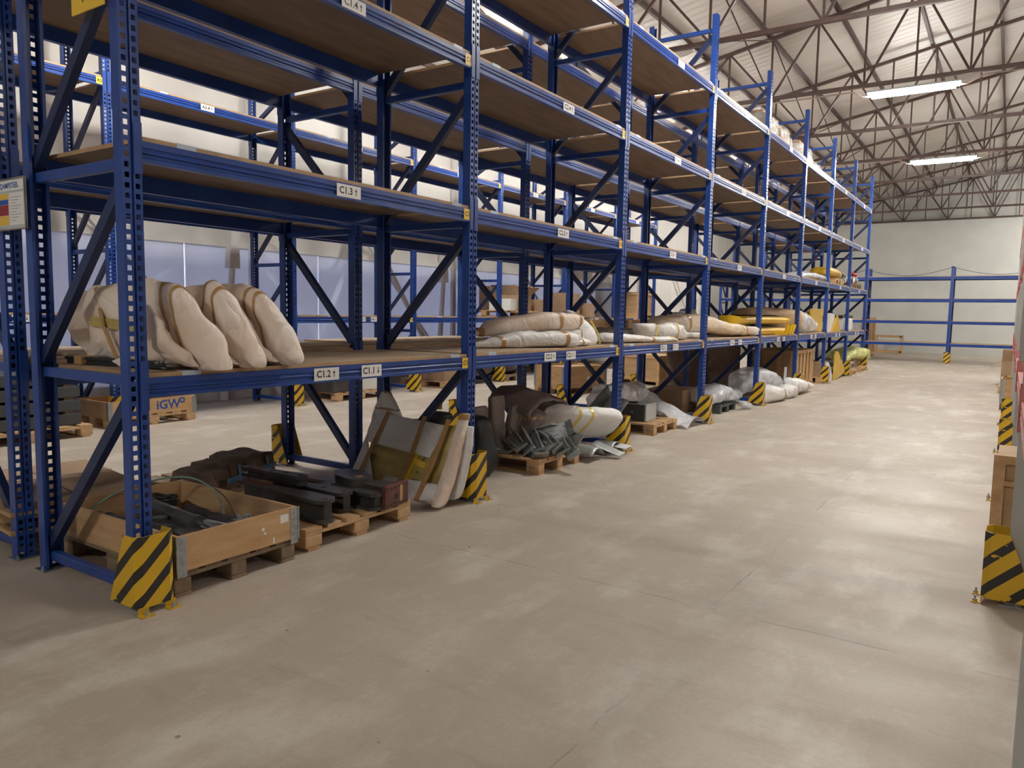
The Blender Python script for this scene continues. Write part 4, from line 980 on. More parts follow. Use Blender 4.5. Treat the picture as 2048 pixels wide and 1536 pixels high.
# bay 5 : yellow covers and big rolled carton
def yellow_cover(x, y, z, L, label):
    R = thing('yellow_cover', label, 'machine part', (x, y, z), 0, 'yellow machine covers')
    prof = [(-.30, 0), (.02, 0), (.06, .03), (.08, .09), (.04, .15), (-.10, .165), (-.30, .16)]
    b = MB().use(M['yellow']); n = 10
    rings = []
    for i in range(n+1):
        t_ = i/n; s = 1-.25*abs(t_-.4)**2*2; yy = t_*L
        rings.append([Vector((p_*s-.05*(1-t_), yy, q_*s)) for p_, q_ in prof])
    k = len(prof); vs = [v for r_ in rings for v in r_]
    b.add(vs, [(a*k+i, a*k+(i+1) % k, (a+1)*k+(i+1) % k, (a+1)*k+i) for a in range(n) for i in range(k)]+[tuple(range(k)), tuple(range(n*k, n*k+k))[::-1]]); b.build('shell', R)
    c = MB().use(M['black_plastic']); c.box(-.3, .055, .05, L-.1, .168, .172); c.build('gasket', R)
    return R
yellow_cover(-.18, 10.9, Z1, 2.6, 'lower of the two stacked yellow machine covers in bay five')
o = yellow_cover(-.18, 10.5, Z1+.205, 3.3, 'upper of the two stacked yellow machine covers in bay five')
for k in range(3):
    R = thing('yellow_clamp', ['left', 'middle', 'right'][k]+' one of three small yellow clamps at the end of the yellow covers', 'machine part', (-.04, 12.75+k*.24, Z1), 0, 'small yellow clamps')
    b = MB().use(M['yellow']); b.bar((.09, 0, 0.01), (.13, .05, .20), .05, .05).bar((-.1, 0, .03), (.1, 0, .03), .06, .05); b.build('body', R)
R = thing('cardboard_roll', 'big curved brown cardboard wrap with clear film at its right end', 'package', (0, 0, 0))
loft('cardboard', [((-.72, 12.4, 1.43), (.20, 0, 0), (0, 0, .20)), ((-.70, 12.7, 1.46), (.24, 0, 0), (0, 0, .255)), ((-.62, 13.9, 1.47), (.28, 0, 0), (0, 0, .265)), ((-.45, 15.0, 1.46), (.34, 0, 0), (0, 0, .25)), ((-.42, 15.15, 1.45), (.28, 0, 0), (0, 0, .22))], 'ply', R, p=.6, amp=.01, fr=2, seed=70, flat=Z1+.002)
loft('film', [((-.40, 14.9, 1.46), (.35, 0, 0), (0, 0, .255)), ((-.36, 15.4, 1.42), (.32, 0, 0), (0, 0, .22)), ((-.30, 15.9, 1.36), (.26, 0, 0), (0, 0, .15)), ((-.25, 16.2, 1.33), (.15, 0, 0), (0, 0, .10)), ((-.22, 16.35, 1.31), (.04, 0, 0), (0, 0, .03))], 'film', R, amp=.04, fr=5, seed=71, flat=Z1+.002)
R = thing('yellow_sheet', 'bent yellow sheet metal panel standing on the shelf past the film wrap', 'machine part', (-.30, 17.05, Z1))
b = MB().use(M['yellow']); b.prism([(-.75, 0.05), (-.05, 0.02), (.55, 0.0), (.62, .10), (.66, .50), (.82, .55), (.80, .56), (-.70, .55)], 0, .03, lambda p_: Vector((p_.z, p_.x, p_.y))); b.build('sheet', R)
b = MB().use(M['yellow']); b.box(-.35, 0, .62, .65, .1, .5); b.build('flange', R)
R = thing('foam_wedge', 'white and yellow triangular wedge leaning beside the yellow panel', 'machine part', (-.25, 18.35, Z1))
b = MB().use(M['foam_w']); b.prism([(-.45, 0), (-.1, 0), (.12, .42), (-.38, .46)], 0, .12, lambda p_: Vector((p_.z, p_.x, p_.y))); b.build('foam', R)
b = MB().use(M['guard_yellow']); b.prism([(-.35, 0), (.62, 0), (.62, .05), (.25, .42)], .13, .17, lambda p_: Vector((p_.z, p_.x, p_.y))); b.build('plate', R)
R = thing('white_casing', 'white rounded plastic casing on the shelf near the rack end', 'machine part', (-.35, 20.3, Z1))
b = MB().use(M['white_paint']); b.bbox(-.25, .25, -.75, .62, 0, .34, .05); b.build('body', R)
b = MB().use(M['black_plastic']); b.bbox(-.25, .22, -.8, .8, .345, .42, .01); b.build('lid', R)
R = thing('grey_chute', 'bent dark grey sheet at the end of the lowest shelf', 'machine part', (-.45, 21.7, Z1))
b = MB().use(M['grey_metal']); b.bbox(-.3, .3, -.5, .5, 0, .12, .02); b.build('body', R)
# cartons and wood seen through at bay 4-5 on the rear rack deck
crate(-1.78, 9.7, Z1, .8, 1.9, .25, 0, 'low open pine crate on the rear rack, behind the wrapped hood', mt='pine')
R = thing('crumpled_paper', 'crumpled white paper sticking up behind the yellow covers', 'paper', (0, 0, 0))
loft('paper', [((-1.6, 10.9, 1.50), (.05, 0, 0), (0, 0, .03)), ((-1.55, 11.3, 1.53), (.15, 0, 0), (0, 0, .05)), ((-1.5, 11.7, 1.56), (.15, 0, 0), (0, 0, .10)), ((-1.5, 11.95, 1.56), (.04, 0, 0), (0, 0, .04))], 'foam_w', R, amp=.06, fr=8, seed=75)
carton(-1.8, 11.4, Z1, .7, 1.3, .26, 0, 'flat carton on the rear rack under the crumpled paper')

# level 2 : film and yellow roll on pallets at bays 6 to 8
Z2 = 2.377
R = thing('film_pile', 'pile of grey plastic film on the second level of the aisle rack', 'plastic film', (0, 0, 0))
loft('film', [((-.35, 14.6, Z2+.04), (.1, 0, 0), (0, 0, .03)), ((-.35, 15.2, Z2+.08), (.3, 0, 0), (0, 0, .08)), ((-.35, 16.4, Z2+.09), (.32, 0, 0), (0, 0, .085)), ((-.35, 17.3, Z2+.07), (.28, 0, 0), (0, 0, .06)), ((-.35, 17.6, Z2+.03), (.1, 0, 0), (0, 0, .03))], 'film', R, amp=.03, seed=80, flat=Z2)
pallet(-.62, 18.1, 0, 'pallet with the yellow roll on the second rack level', z=Z2)
R = thing('yellow_roll', 'yellow rounded machine part on a pallet on the second rack level', 'machine part', (0, 0, 0))
loft('body', [((-.3, 17.1, Z2+.26), (.1, 0, 0), (0, 0, .05)), ((-.3, 17.3, Z2+.28), (.25, 0, 0), (0, 0, .11)), ((-.3, 18.2, Z2+.28), (.27, 0, 0), (0, 0, .12)), ((-.3, 18.9, Z2+.25), (.2, 0, 0), (0, 0, .09)), ((-.3, 19.1, Z2+.22), (.06, 0, 0), (0, 0, .03))], 'guard_yellow', R, amp=.006, seed=81, flat=Z2+.146, bands=(.5,), bm='black_plastic', bname='strap')
R = thing('silver_tin', 'shiny metal tin tilted beside the yellow roll', 'tin', (-.2, 19.3, Z2+.012), 0)
R.rotation_euler = (0.0, 0.0, 0)
b = MB().use(M['chrome']); b.cyl((0, 0, .10), (0, .30, .22), .10, n=20); b.build('body', R)
b = MB().use(M['white_label']); b.bar((.102, .08, .13), (.102, .24, .195), .004, .12); b.build('label', R)
pallet(-.62, 21.1, 0, 'last pallet on the second rack level, at the rack end', z=Z2, old=True)
R = thing('scrap_heap', 'heap of red and grey scrap parts on the last second level pallet', 'machine parts', (0, 0, 0)); 
loft('heap', [((-.5, 20.55, Z2+.2), (.2, 0, 0), (0, 0, .06)), ((-.5, 20.8, Z2+.27), (.35, 0, 0), (0, 0, .14)), ((-.45, 21.3, Z2+.22), (.35, 0, 0), (0, 0, .09)), ((-.4, 21.6, Z2+.18), (.2, 0, 0), (0, 0, .03))], 'grey_metal', R, amp=.06, fr=7, seed=82, flat=Z2+.146)
b = MB().use(M['red']); b.cyl((-.2, 20.7, Z2+.42), (-.1, 20.9, Z2+.36), .05, n=12); b.build('red_part', R)
b = MB().use(M['white_label']); b.bar((-.12, 20.72, Z2+.2), (-.12, 20.95, Z2+.33), .01, .16); b.build('white_card', R)
# top level : film wrapped cartons
for k, (yy, h_) in enumerate([(12.0, .34), (13.0, .30), (14.75, .34), (15.65, .18)]):
    R = thing('wrapped_load', 'film wrapped carton load on the top rack level, %s from the near end' % ORD[k], 'wrapped load', (-.62, yy, 4.7255), 0, 'wrapped loads on the top level')
    b = MB().use(M['carton']); b.bbox(-.45, .40, -.38, .38, 0, h_, .01).bbox(-.3, .36, -.36, .1, h_, h_+.12, .01); b.build('cartons', R)
    loft('film', [((0, -.42, h_*.6), (.46, 0, 0), (0, 0, h_*.6)), ((0, -.2, h_*.62), (.48, 0, 0), (0, 0, h_*.68)), ((0, .2, h_*.6), (.48, 0, 0), (0, 0, h_*.64)), ((0, .42, h_*.55), (.45, 0, 0), (0, 0, h_*.55))], 'film_c', R, p=.45, amp=.03, fr=6, seed=90+k, flat=0.0)

def sheet(name, f, nu, nv, mt, parent, th=.006):
    mb = MB().use(M[mt]); vs = [f(i/nu, j/nv) for i in range(nu+1) for j in range(nv+1)]
    me = mb.add(vs, [(i*(nv+1)+j, (i+1)*(nv+1)+j, (i+1)*(nv+1)+j+1, i*(nv+1)+j+1) for i in range(nu) for j in range(nv)], True).mesh(name)
    o = link(name, me, parent); md = o.modifiers.new('t', 'SOLIDIFY'); md.thickness = th; md.offset = 0; return o
# ================= floor, bay 2 ============================================
R = thing('cab_seat', 'black plastic seat shell behind the second striped guard', 'seat', (-.72, 3.42, 0), 0)
loft('seat_shell', [((-.28, -.20, .02), (.10, 0, 0), (0, .04, 0)), ((-.25, -.16, .20), (.13, 0, 0), (0, .06, 0)), ((-.22, -.14, .42), (.14, 0, 0), (0, .05, 0)), ((-.20, -.12, .52), (.12, 0, 0), (0, .03, 0))], 'black_plastic', R, p=.5, amp=.004, seed=100, flat=.001)
loft('cushion', [((.22, .12, .02), (.14, 0, 0), (0, .12, 0)), ((.24, .14, .12), (.17, 0, 0), (0, .15, 0)), ((.22, .14, .40), (.15, 0, 0), (0, .13, 0)), ((.18, .14, .54), (.13, 0, 0), (0, .11, 0)), ((.16, .14, .57), (.06, 0, 0), (0, .05, 0))], 'black_plastic', R, p=.55, amp=.012, seed=101, flat=.001)
loft('headrest', [((-.12, -.02, .42), (.05, 0, 0), (0, .05, 0)), ((-.12, -.02, .50), (.13, 0, 0), (0, .09, 0)), ((-.10, -.02, .58), (.12, 0, 0), (0, .08, 0)), ((-.10, -.02, .60), (.03, 0, 0), (0, .02, 0))], 'dgrey', R, p=.6, amp=.004, seed=102)
b = MB().use(M['guard_yellow']); b.cyl((-.2, .10, .60), (-.2, .10, .66), .03, n=14); b.build('yellow_cap', R)
pallet(-0.62, 4.32, 0, 'clean pine pallet with an oval stamp under the grey brackets', stamp=True)
random.seed(11)
def bracket(x, y, z, e, s, label):
    R = thing('steel_bracket', label, 'bracket', (x, y, z), 0, 'grey steel brackets piled on the stamped pallet'); R.rotation_euler = e; R.scale = (s, s, s)
    b = MB().use(M['grey_metal']); t_ = .006
    b.prism([(-.16, 0), (.14, 0), (.19, .04), (.19, .055), (.13, .012), (-.15, .012)], -.06, .06, lambda p_: Vector((p_.x, p_.z, p_.y)))
    b.prism([(-.16, -.06), (-.02, -.06), (.0, .06), (-.16, .06)], 0, t_, lambda p_: Vector((p_.x, p_.y, p_.z+.012)))
    b.build('plate', R)
    b = MB().use(M['grey_metal']); b.prism([(-.15, .012), (.08, .012), (.03, .09), (-.13, .10)], .048, .055, lambda p_: Vector((p_.x, p_.z, p_.y))); b.build('gusset', R)
    b = MB().use(M['lgrey']); b.box(-.12, .06, -.03, -.015, .0185, .030).box(-.10, .03, .01, .022, .0185, .028); b.build('rib', R)
    return R
for k in range(7):
    bracket(-.42+.085*k+.02*math.sin(k), 4.28+.045*k*(1 if k < 6 else .7)-.16, .235-.004*k, (.62+.12*math.sin(k*2.1), .18+.15*math.sin(k*1.3), -.72+.14*math.cos(k*1.9)), 1.15, 'grey steel bracket in the overlapping row on the stamped pallet, %s from its left' % ORD[k])
for k, (x, y, z, e) in enumerate([(-.25, 4.52, .31, (1.2, -.3, .5)), (-.55, 4.75, .30, (.3, .5, 1.9)), (-.08, 4.62, .27, (1.0, .1, -.4)), (-.75, 4.25, .22, (.2, .1, .6)), (-.62, 4.02, .15, (.02, 0, .4)), (-.2, 4.12, .152, (0.02, 0, -.7))]):
    bracket(x, y, z, e, 1.25, 'loose grey bracket ' + ['standing upright behind the bracket row', 'at the back right of the bracket pile', 'tilted at the front right of the pile', 'under the brown foam at the left', 'lying flat at the left rear of the pallet', 'lying flat at the front edge of the pallet'][k])
R = thing('wrapped_bundle', 'brownish foam wrapped fan of flat parts left of the bracket pile', 'wrapped machine part', (0, 0, 0))
for k, (yy, h_, le) in enumerate([(4.05, .60, -.10), (4.20, .69, -.02), (4.36, .58, .12)]):
    loft('foam_sheet', [((-.75+.05*k, yy, .16), (.04, 0, 0), (0, .05, 0)), ((-.75+.05*k, yy+le*.3, .30), (.05, 0, 0), (0, .10, 0)), ((-.75+.05*k, yy+le, h_-.04), (.035, 0, 0), (0, .12, 0)), ((-.75+.05*k, yy+le, h_), (.02, 0, 0), (0, .08, 0))], 'foam_br', R, p=.5, amp=.02, seed=110+k)
R = thing('wrapped_hood', 'large brown grey foam wrapped hood arching over the brackets', 'wrapped machine part', (0, 0, 0))
def arch(u, v):
    prof = [(4.46, .60), (4.50, .68), (4.66, .735), (4.90, .72), (5.12, .66), (5.28, .50), (5.36, .34), (5.42, .20)]
    t_ = u*(len(prof)-1); i_ = min(int(t_), len(prof)-2); g_ = t_-i_; y_ = prof[i_][0]*(1-g_)+prof[i_+1][0]*g_; z_ = prof[i_][1]*(1-g_)+prof[i_+1][1]*g_
    q = Vector((-1.0+.55*v+.10*u, y_-.05*v, z_-.10*v*v*(1-u)-.05*v)); return q+Vector((noise.noise(q*7), noise.noise(q*6+Vector((3, 1, 2))), noise.noise(q*8)))*.02
sheet('foam_sheet', arch, 26, 14, 'foam_br', R, .022)
sheet('tape', lambda u, v: arch(.42+.10*v+.12*u, u)+Vector((.0, 0, .016)), 12, 3, 'tape', R, .003)
sacky('wrapped_part', 'shiny film covered part under the brown foam hood', 'wrapped machine part',
      [((-.62, 4.55, .18), (.15, 0, 0), (0, .08, 0)), ((-.60, 4.62, .32), (.18, 0, 0), (0, .17, 0)), ((-.6, 4.68, .46), (.14, 0, 0), (0, .14, 0)), ((-.6, 4.7, .52), (.05, 0, 0), (0, .05, 0))], 'foam_br', amp=.03, fr=8, seed=121, bands=(.6,))
R = sacky('wrapped_part', 'white foam wrapped block with yellow tape propped beside the third striped guard', 'wrapped machine part',
      [((-.52, 4.78, .44), (.05, 0, .08), (0, .02, .02)), ((-.46, 4.84, .40), (.12, 0, .14), (-.04, .03, .05)), ((-.30, 5.0, .36), (.14, 0, .15), (-.06, .03, .06)), ((-.16, 5.20, .35), (.14, 0, .15), (-.06, .03, .06)), ((-.02, 5.42, .33), (.12, 0, .13), (-.05, .03, .05)), ((.03, 5.48, .31), (.05, 0, .06), (-.02, .02, .02))],
      'foam_w', p=.55, amp=.016, seed=122, bands=(.38, .50), bm='tape_y', bw=.035)
R = thing('cowling', 'curved grey sheet metal cowling on the floor in front of the white block', 'machine part', (0, 0, 0))
sheet('shell', lambda u, v: Vector((-.30+.42*u, 4.80+.28*v-.06*u, .012+.17*math.sin(PI*(.12+.8*v))*(1-.35*u)+.02*u)), 8, 10, 'grey_metal', R)
sheet('wing', lambda u, v: Vector((-.05+.30*u, 5.02+.14*v+.10*u, .15-.12*u+.02*v)), 6, 6, 'grey_metal', R)
R = thing('cowling', 'smaller bent grey cowling at the foot of the third guard', 'machine part', (0, 0, 0))
sheet('shell', lambda u, v: Vector((-.12+.22*u, 5.22+.26*v, .012+.13*math.sin(PI*(.1+.75*v)))), 6, 10, 'grey_metal', R)
sheet('lip', lambda u, v: Vector((.10+.10*u, 5.28+.18*v+.08*u, .10+.015*v-.03*u)), 4, 4, 'lgrey', R)
# bay 3
pallet(-0.68, 7.22, 0, 'pine pallet under the grey electrical cabinet in bay three', stamp=True)
R = thing('electrical_cabinet', 'light grey steel cabinet lying on its back on the bay three pallet', 'cabinet', (-.55, 6.98, .146), 0.0)
b = MB().use(M['lgrey']); b.bbox(-.36, .28, .015, .36, 0, .225, .006); b.build('body', R)
b = MB().use(M['dgrey']); b.bbox(-.36, .27, -.02, .013, 0.004, .22, .004); b.build('door', R)
b = MB().use(M['zinc']); b.cyl((.1, -.02, .12), (.1, -.035, .12), .02, n=14); b.build('lock', R)
b = MB().use(M['black_plastic']); b.bbox(-.34, .12, .06, .12, .226, .245, .005); b.build('cable_duct', R)
R = thing('grey_chute', 'long dark grey sheet metal chute leaning up behind the third upright', 'machine part', (0, 0, 0))
sheet('trough', lambda u, v: Vector((-.75+.1*u, 6.0+.62*u+.22*v, .12+.42*u+.10*(2*v-1)**2-.05*v)), 10, 8, 'dgrey', R, .01)
sheet('side', lambda u, v: Vector((-.70+.3*v, 6.05+.70*u, .10+.40*u-.06*v)), 8, 4, 'grey_metal', R, .008)
sacky('plastic_bag', 'crumpled clear plastic over parts behind the grey cabinet', 'plastic film',
      [((-.85, 6.7, .2), (.1, 0, 0), (0, 0, .05)), ((-.85, 6.95, .38), (.25, 0, 0), (0, 0, .18)), ((-.85, 7.4, .40), (.28, 0, 0), (0, 0, .18)), ((-.85, 7.8, .42), (.28, 0, 0), (0, 0, .17)), ((-.85, 8.1, .30), (.1, 0, 0), (0, 0, .1))], 'film', amp=.05, fr=6, seed=130)
R = thing('film_sheet', 'white plastic sheet draped from the pallet onto the floor by the fourth guard', 'plastic film', (0, 0, 0))
def drape(u, v):
    p0 = Vector((-.65+.2*u, 7.55+.40*v, .52-.25*abs(v-.45))); p1 = Vector((.12-.05*u, 7.62+.70*v, .015+.20*abs(math.sin(PI*v))*.6))
    q = p0*(1-u)+p1*u; q.z = max(.012, q.z-.25*math.sin(PI*u)*.5*u+noise.noise(q*6)*.05); q.y += noise.noise(q*4)*.04; return q
sheet('sheet', drape, 26, 26, 'film', R, .002)
o = sheet('inner_foam', lambda u, v: Vector((-.62+.25*u, 7.70+.30*v, .148+.34*(1-u)*math.sin(PI*v))), 12, 12, 'foam_w', R, .004)
pallet(-0.80, 8.02, 0.0, 'pallet mostly hidden under the white plastic sheet', L=1.0, W=.6)
# bay 4
carton(-.92, 9.55, 0, .6, .8, .36, 0.05, 'plain brown cardboard box on the floor in bay four', tape=False)
pallet(-.70, 9.9, 0.0, 'dark grey pallet with film bags in bay four', old=True, mt='dgrey')
sacky('plastic_bag', 'whitish film bag on the dark grey pallet', 'plastic film', [((-.3, 9.3, .2), (.1, 0, 0), (0, 0, .05)), ((-.35, 9.5, .26), (.25, 0, 0), (0, 0, .11)), ((-.35, 9.9, .30), (.28, 0, 0), (0, 0, .14)), ((-.3, 10.25, .22), (.25, 0, 0), (0, 0, .08)), ((-.2, 10.45, .18), (.1, 0, 0), (0, 0, .03))], 'film', amp=.04, fr=7, seed=131, flat=.146)
sacky('plastic_bag', 'small white bag hanging over the corner of the grey pallet', 'plastic film', [((.0, 10.2, .16), (.05, 0, 0), (0, .04, 0)), ((.03, 10.35, .10), (.05, 0, 0), (0, .08, .03)), ((.05, 10.5, .04), (.08, 0, 0), (0, .05, .03)), ((.07, 10.58, .02), (.02, 0, 0), (0, .02, .01))], 'film', amp=.02, fr=9, seed=132, flat=.004)
# bay 5 plastic wrapped parts on the floor
for k, (a, lab) in enumerate([
    ([((-.75, 10.65, .10), (.1, 0, 0), (0, 0, .05)), ((-.65, 10.8, .15), (.25, 0, 0), (0, 0, .13)), ((-.55, 11.2, .15), (.28, 0, 0), (0, 0, .13)), ((-.5, 11.42, .10), (.15, 0, 0), (0, 0, .08))], 'flat film wrapped part left of the fifth guard'),
    ([((-.45, 11.5, .18), (.1, 0, 0), (0, 0, .1)), ((-.45, 11.75, .34), (.25, 0, 0), (0, 0, .2)), ((-.35, 12.4, .36), (.3, 0, 0), (0, 0, .22)), ((-.25, 13.1, .22), (.22, 0, 0), (0, 0, .15)), ((-.2, 13.3, .15), (.05, 0, 0), (0, 0, .05))], 'big film wrapped lump right behind the fifth guard'),
    ([((.0, 11.45, .10), (.05, 0, 0), (0, 0, .05)), ((.02, 11.6, .15), (.16, 0, 0), (0, 0, .145)), ((.08, 12.0, .15), (.17, 0, 0), (0, 0, .14)), ((.12, 12.3, .12), (.15, 0, 0), (0, 0, .11)), ((.13, 12.45, .10), (.05, 0, 0), (0, 0, .05))], 'rounded white wrapped part on the floor in front of the fifth bay'),
    ([((.10, 12.5, .10), (.06, 0, 0), (0, 0, .07)), ((.12, 12.7, .13), (.16, 0, 0), (0, 0, .125)), ((.16, 13.0, .12), (.14, 0, 0), (0, 0, .11)), ((.17, 13.1, .10), (.05, 0, 0), (0, 0, .05))], 'second rounded white wrapped part, next along the floor'),
    ([((.05, 13.15, .14), (.05, 0, 0), (0, 0, .05)), ((.08, 13.3, .20), (.16, 0, 0), (0, 0, .15)), ((.12, 13.8, .16), (.15, 0, 0), (0, 0, .12)), ((.2, 14.3, .14), (.08, 0, 0), (0, 0, .06)), ((.22, 14.5, .13), (.03, 0, 0), (0, 0, .03))], 'long white wrapped part at the far end of the floor group')]):
    sacky('wrapped_part', lab, 'wrapped machine part', a, 'film' if k < 2 else 'foam_w', amp=.03, fr=5, seed=140+k, flat=.003, bands=(() if k < 2 else (.6,)), bw=.06)
R = thing('film_sheet', 'folded grey film standing up beside the sixth guard', 'plastic film', (-.2, 13.85, 0), .2)
b = MB().use(M['film']); b.prism([(-.35, 0), (.30, 0), (.02, .52), (-.06, .50)], 0, .05, lambda p_: Vector((p_.z, p_.x, p_.y))); b.build('sheet', R)
# bay 6 big crate, box etc.
crate(-.60, 15.35, 0, .9, 1.95, .83, 0, 'tall light wood crate with slatted end in the sixth bay', slats=True)
pallet(-.45, 17.0, 0, 'small pallet under the film wrapped carton past the tall crate', L=.9, W=.8)
carton(-.40, 17.0, .146, .7, .65, .34, 0, 'film wrapped carton on the small pallet past the tall crate', tape=False)
R = sacky('plastic_bag', 'torn clear film hanging off the carton past the tall crate', 'plastic film', [((-.02, 17.2, .48), (.04, 0, 0), (0, .06, 0)), ((-.0, 17.25, .35), (.05, 0, 0), (0, .16, 0)), ((.02, 17.3, .15), (.06, 0, 0), (0, .14, 0)), ((.04, 17.3, .02), (.05, 0, 0), (0, .1, 0))], 'film', amp=.03, seed=150)
R = thing('yellow_triangle', 'yellow triangular steel plate leaning at the seventh upright', 'machine part', (.02, 18.35, 0))
b = MB().use(M['guard_yellow'])
b.prism([(-.55, .0), (.0, .03), (.95, .12), (.95, .25), (.30, .68), (.10, .70), (-.12, .60), (-.52, .06)], 0, .03, lambda p_: Vector((p_.z-.12+.12*(1-p_.y), p_.x, p_.y))); b.build('plate', R)
b = MB().use(M['ink']); b.box(.055, .058, -.02, .05, .50, .56); b.build('slot', R)
# bay 7/8 end pallets
for k, (yy, lab) in enumerate([(20.3, 'pallet with grey metal parts by the eighth guard'), (21.9, 'last floor pallet of the aisle rack, under the yellow film')]):
    pallet(-.50, yy, 0, lab)
R = thing('metal_parts', 'stack of dark and silver sheet parts on the pallet by the eighth guard', 'machine parts', (-.45, 20.2, .146))
for k in range(5):
    b = MB().use(M[['grey_metal', 'lgrey', 'dgrey'][k % 3]]); b.bbox(-.5+.03*k, .5-.04*(k % 2), -.55+.05*k, .5-.03*k, .04*k, .04*k+.036, .004); b.build('sheet_part', R)
R = sacky('plastic_bag', 'translucent yellow film heaped over the last pallet', 'plastic film', [((-.4, 20.9, .35), (.2, 0, 0), (0, 0, .05)), ((-.4, 21.2, .48), (.35, 0, 0), (0, 0, .12)), ((-.35, 21.9, .50), (.40, 0, 0), (0, 0, .16)), ((-.2, 22.5, .48), (.36, 0, 0), (0, 0, .2)), ((-.15, 22.8, .35), (.2, 0, 0), (0, 0, .12))], 'film_y', amp=.06, fr=5, seed=151)
carton(-.5, 21.9, .146, .8, .9, .22, 0, 'brown carton under the yellow film on the last pallet')

# ================= between the racks and in the side aisle ==================
for k, (x, y, lab, lab2) in enumerate([(-3.55, 10.85, 'pallet under the two tier pine crate in the side aisle', 'two tier pine collar crate standing in the side aisle')]):
    pallet(x, y, 1.30, lab)
    c2 = collar(x, y, .146, 1.30, lab2, tiers=2)
    b = MB().use(M['carton']); b.bbox(-.57, .57, -.37, .37, .30, .36, .01); b.build('cardboard_lid', c2)
    t = MB().use(M['white_label']); t.box(.05, .17, -.402, -.4, .06, .18); t.build('paper_sheet', c2)
crate(-3.1, 13.9, 0, 1.1, 1.2, .66, 1.3, 'wooden box crate farther along the side aisle')
carton(-3.5, 15.6, 0, 1.1, 1.3, .95, 1.3, 'tall brown carton farther along the side aisle', tape=False)
carton(-1.7, 13.3, 0, .9, 2.0, .95, 0, 'large brown carton under the rear rack behind the film wrapped lumps', mt='carton_dk', tape=False)  # darker cardboard colour stands in for the shade under the shelves
R = thing('mixer_head', 'grey round headed tool standing under the rear rack near bay three', 'machine part', (-1.6, 8.9, 0))
b = MB().use(M['grey_metal']); b.cyl((0, 0, .0), (0, 0, .04), .16, n=20).cyl((0, 0, .04), (0, .05, .50), .04, n=12); b.build('stand', R)
loft('head', [((0, .0, .48), (.02, 0, 0), (0, .02, 0)), ((0, .02, .53), (.09, 0, 0), (0, .10, 0)), ((0, .02, .60), (.10, 0, 0), (0, .10, 0)), ((0, .02, .67), (.02, 0, 0), (0, .02, 0))], 'foam', R, p=1, amp=.0)
# boards and sheets lying on the rear rack's lowest level
for k, (x, y0, y1, z, w_, lab) in enumerate([(-1.78, .10, 2.72, Z1, .95, 'pale fibreboard sheet on the rear rack, first bay'), (-1.72, .3, 2.9-.14, Z1+.020, .80, 'second pale sheet stacked on the first bay of the rear rack'), (-1.80, 2.9, 5.5, Z1, .95, 'pale fibreboard sheet on the rear rack, second bay'), (-1.84, 3.0, 5.4, Z1+.02, .78, 'upper pale sheet on the rear rack, second bay')]):
    R = thing('fibreboard_sheet', lab, 'board', (x, 0, z), 0)
    b = MB().use(M['board']); b.box(-w_/2, w_/2, y0, y1, 0.001, .018); b.build('sheet', R)
# left wall rack goods
pallet(-5.95, 1.85, 0, 'pallet at the bottom of the grey box stack at the left edge', L=1.2, W=1.3)
zz = .146
for k in range(4):
    R = thing('steel_box', 'flat dark grey box in the left edge stack, %s from the bottom' % ORD[k], 'box', (-5.95, 1.80, zz), 0, 'dark boxes stacked at the left edge')
    b = MB().use(M['dgrey']); b.bbox(-.55, .50, -.62, .62, 0, .13, .01); b.build('body', R)
    if k < 3:
        b = MB().use(M['pine_old'])
        for yy in (-.5, .0, .5): b.box(-.5, .48, yy-.05, yy+.05, .131, .16)
        b.build('spacer', R)
    zz += .162
pallet(-6.05, 3.45, 0.0, 'pallet under the pine collar marked IGW by the left wall', L=.8, W=1.2)
c2 = collar(-6.05, 3.45, .146, 0, 'pine collar with blue IGW lettering on the left wall rack floor', L=.8, W=1.2)
t = MB().use(M['blue_ink']); t.text('iGW', .17, TX(.4012, .20, .10), .0006)
T = TX(.4018, .40, .145)
for i in range(8): a = i*PI/4; t.add([T @ Vector(((r_)*math.cos(a+d_), (r_)*math.sin(a+d_), 0)) for r_, d_ in ((.034, -.2), (.045, -.14), (.045, .14), (.034, .2))], [(0, 1, 2, 3)])
ring = [T @ Vector((q_*math.cos(i*PI/12), q_*math.sin(i*PI/12), 0)) for q_ in (.036, .022) for i in range(24)]
t.add(ring, [(i, (i+1) % 24, 24+(i+1) % 24, 24+i) for i in range(24)]); t.build('lettering', c2)
random.seed(5)
labs = ['pallet with a white box by the left wall, behind the third wall rack bay', 'pallet with cartons by the left wall beside a striped guard', 'old pallet with black machine parts by the left wall', 'pallet of dark parts farther along the left wall', 'pallet of cartons towards the far end of the left wall']
for k, y in enumerate([7.3, 10.0, 12.2, 14.9, 17.6]):
    pallet(-6.3, y, 0, labs[k], old=k > 1, L=1.2, W=.8 if k else 1.2)
R = thing('white_cabinet', 'white rectangular cabinet on the pallet below the wall rack', 'cabinet', (-6.25, 7.55, .146)); b = MB().use(M['white_paint']); b.bbox(-.5, .5, -.3, .45, 0, .42, .01); b.build('body', R)
R = thing('motor_unit', 'dark motor unit beside the white cabinet', 'machine part', (-6.2, 6.85, .146)); b = MB().use(M['black']); b.bbox(-.4, .45, -.2, .2, 0, .30, .02).cyl((.2, -.1, .3), (.2, .1, .3), .14, n=18); b.build('body', R)
carton(-6.2, 9.85, .146, .9, .45, .34, 0, 'brown carton on the left wall pallet next to the white post'); carton(-6.1, 10.2, .146, .7, .25, .28, 0, 'narrow carton beside it on the same left wall pallet')
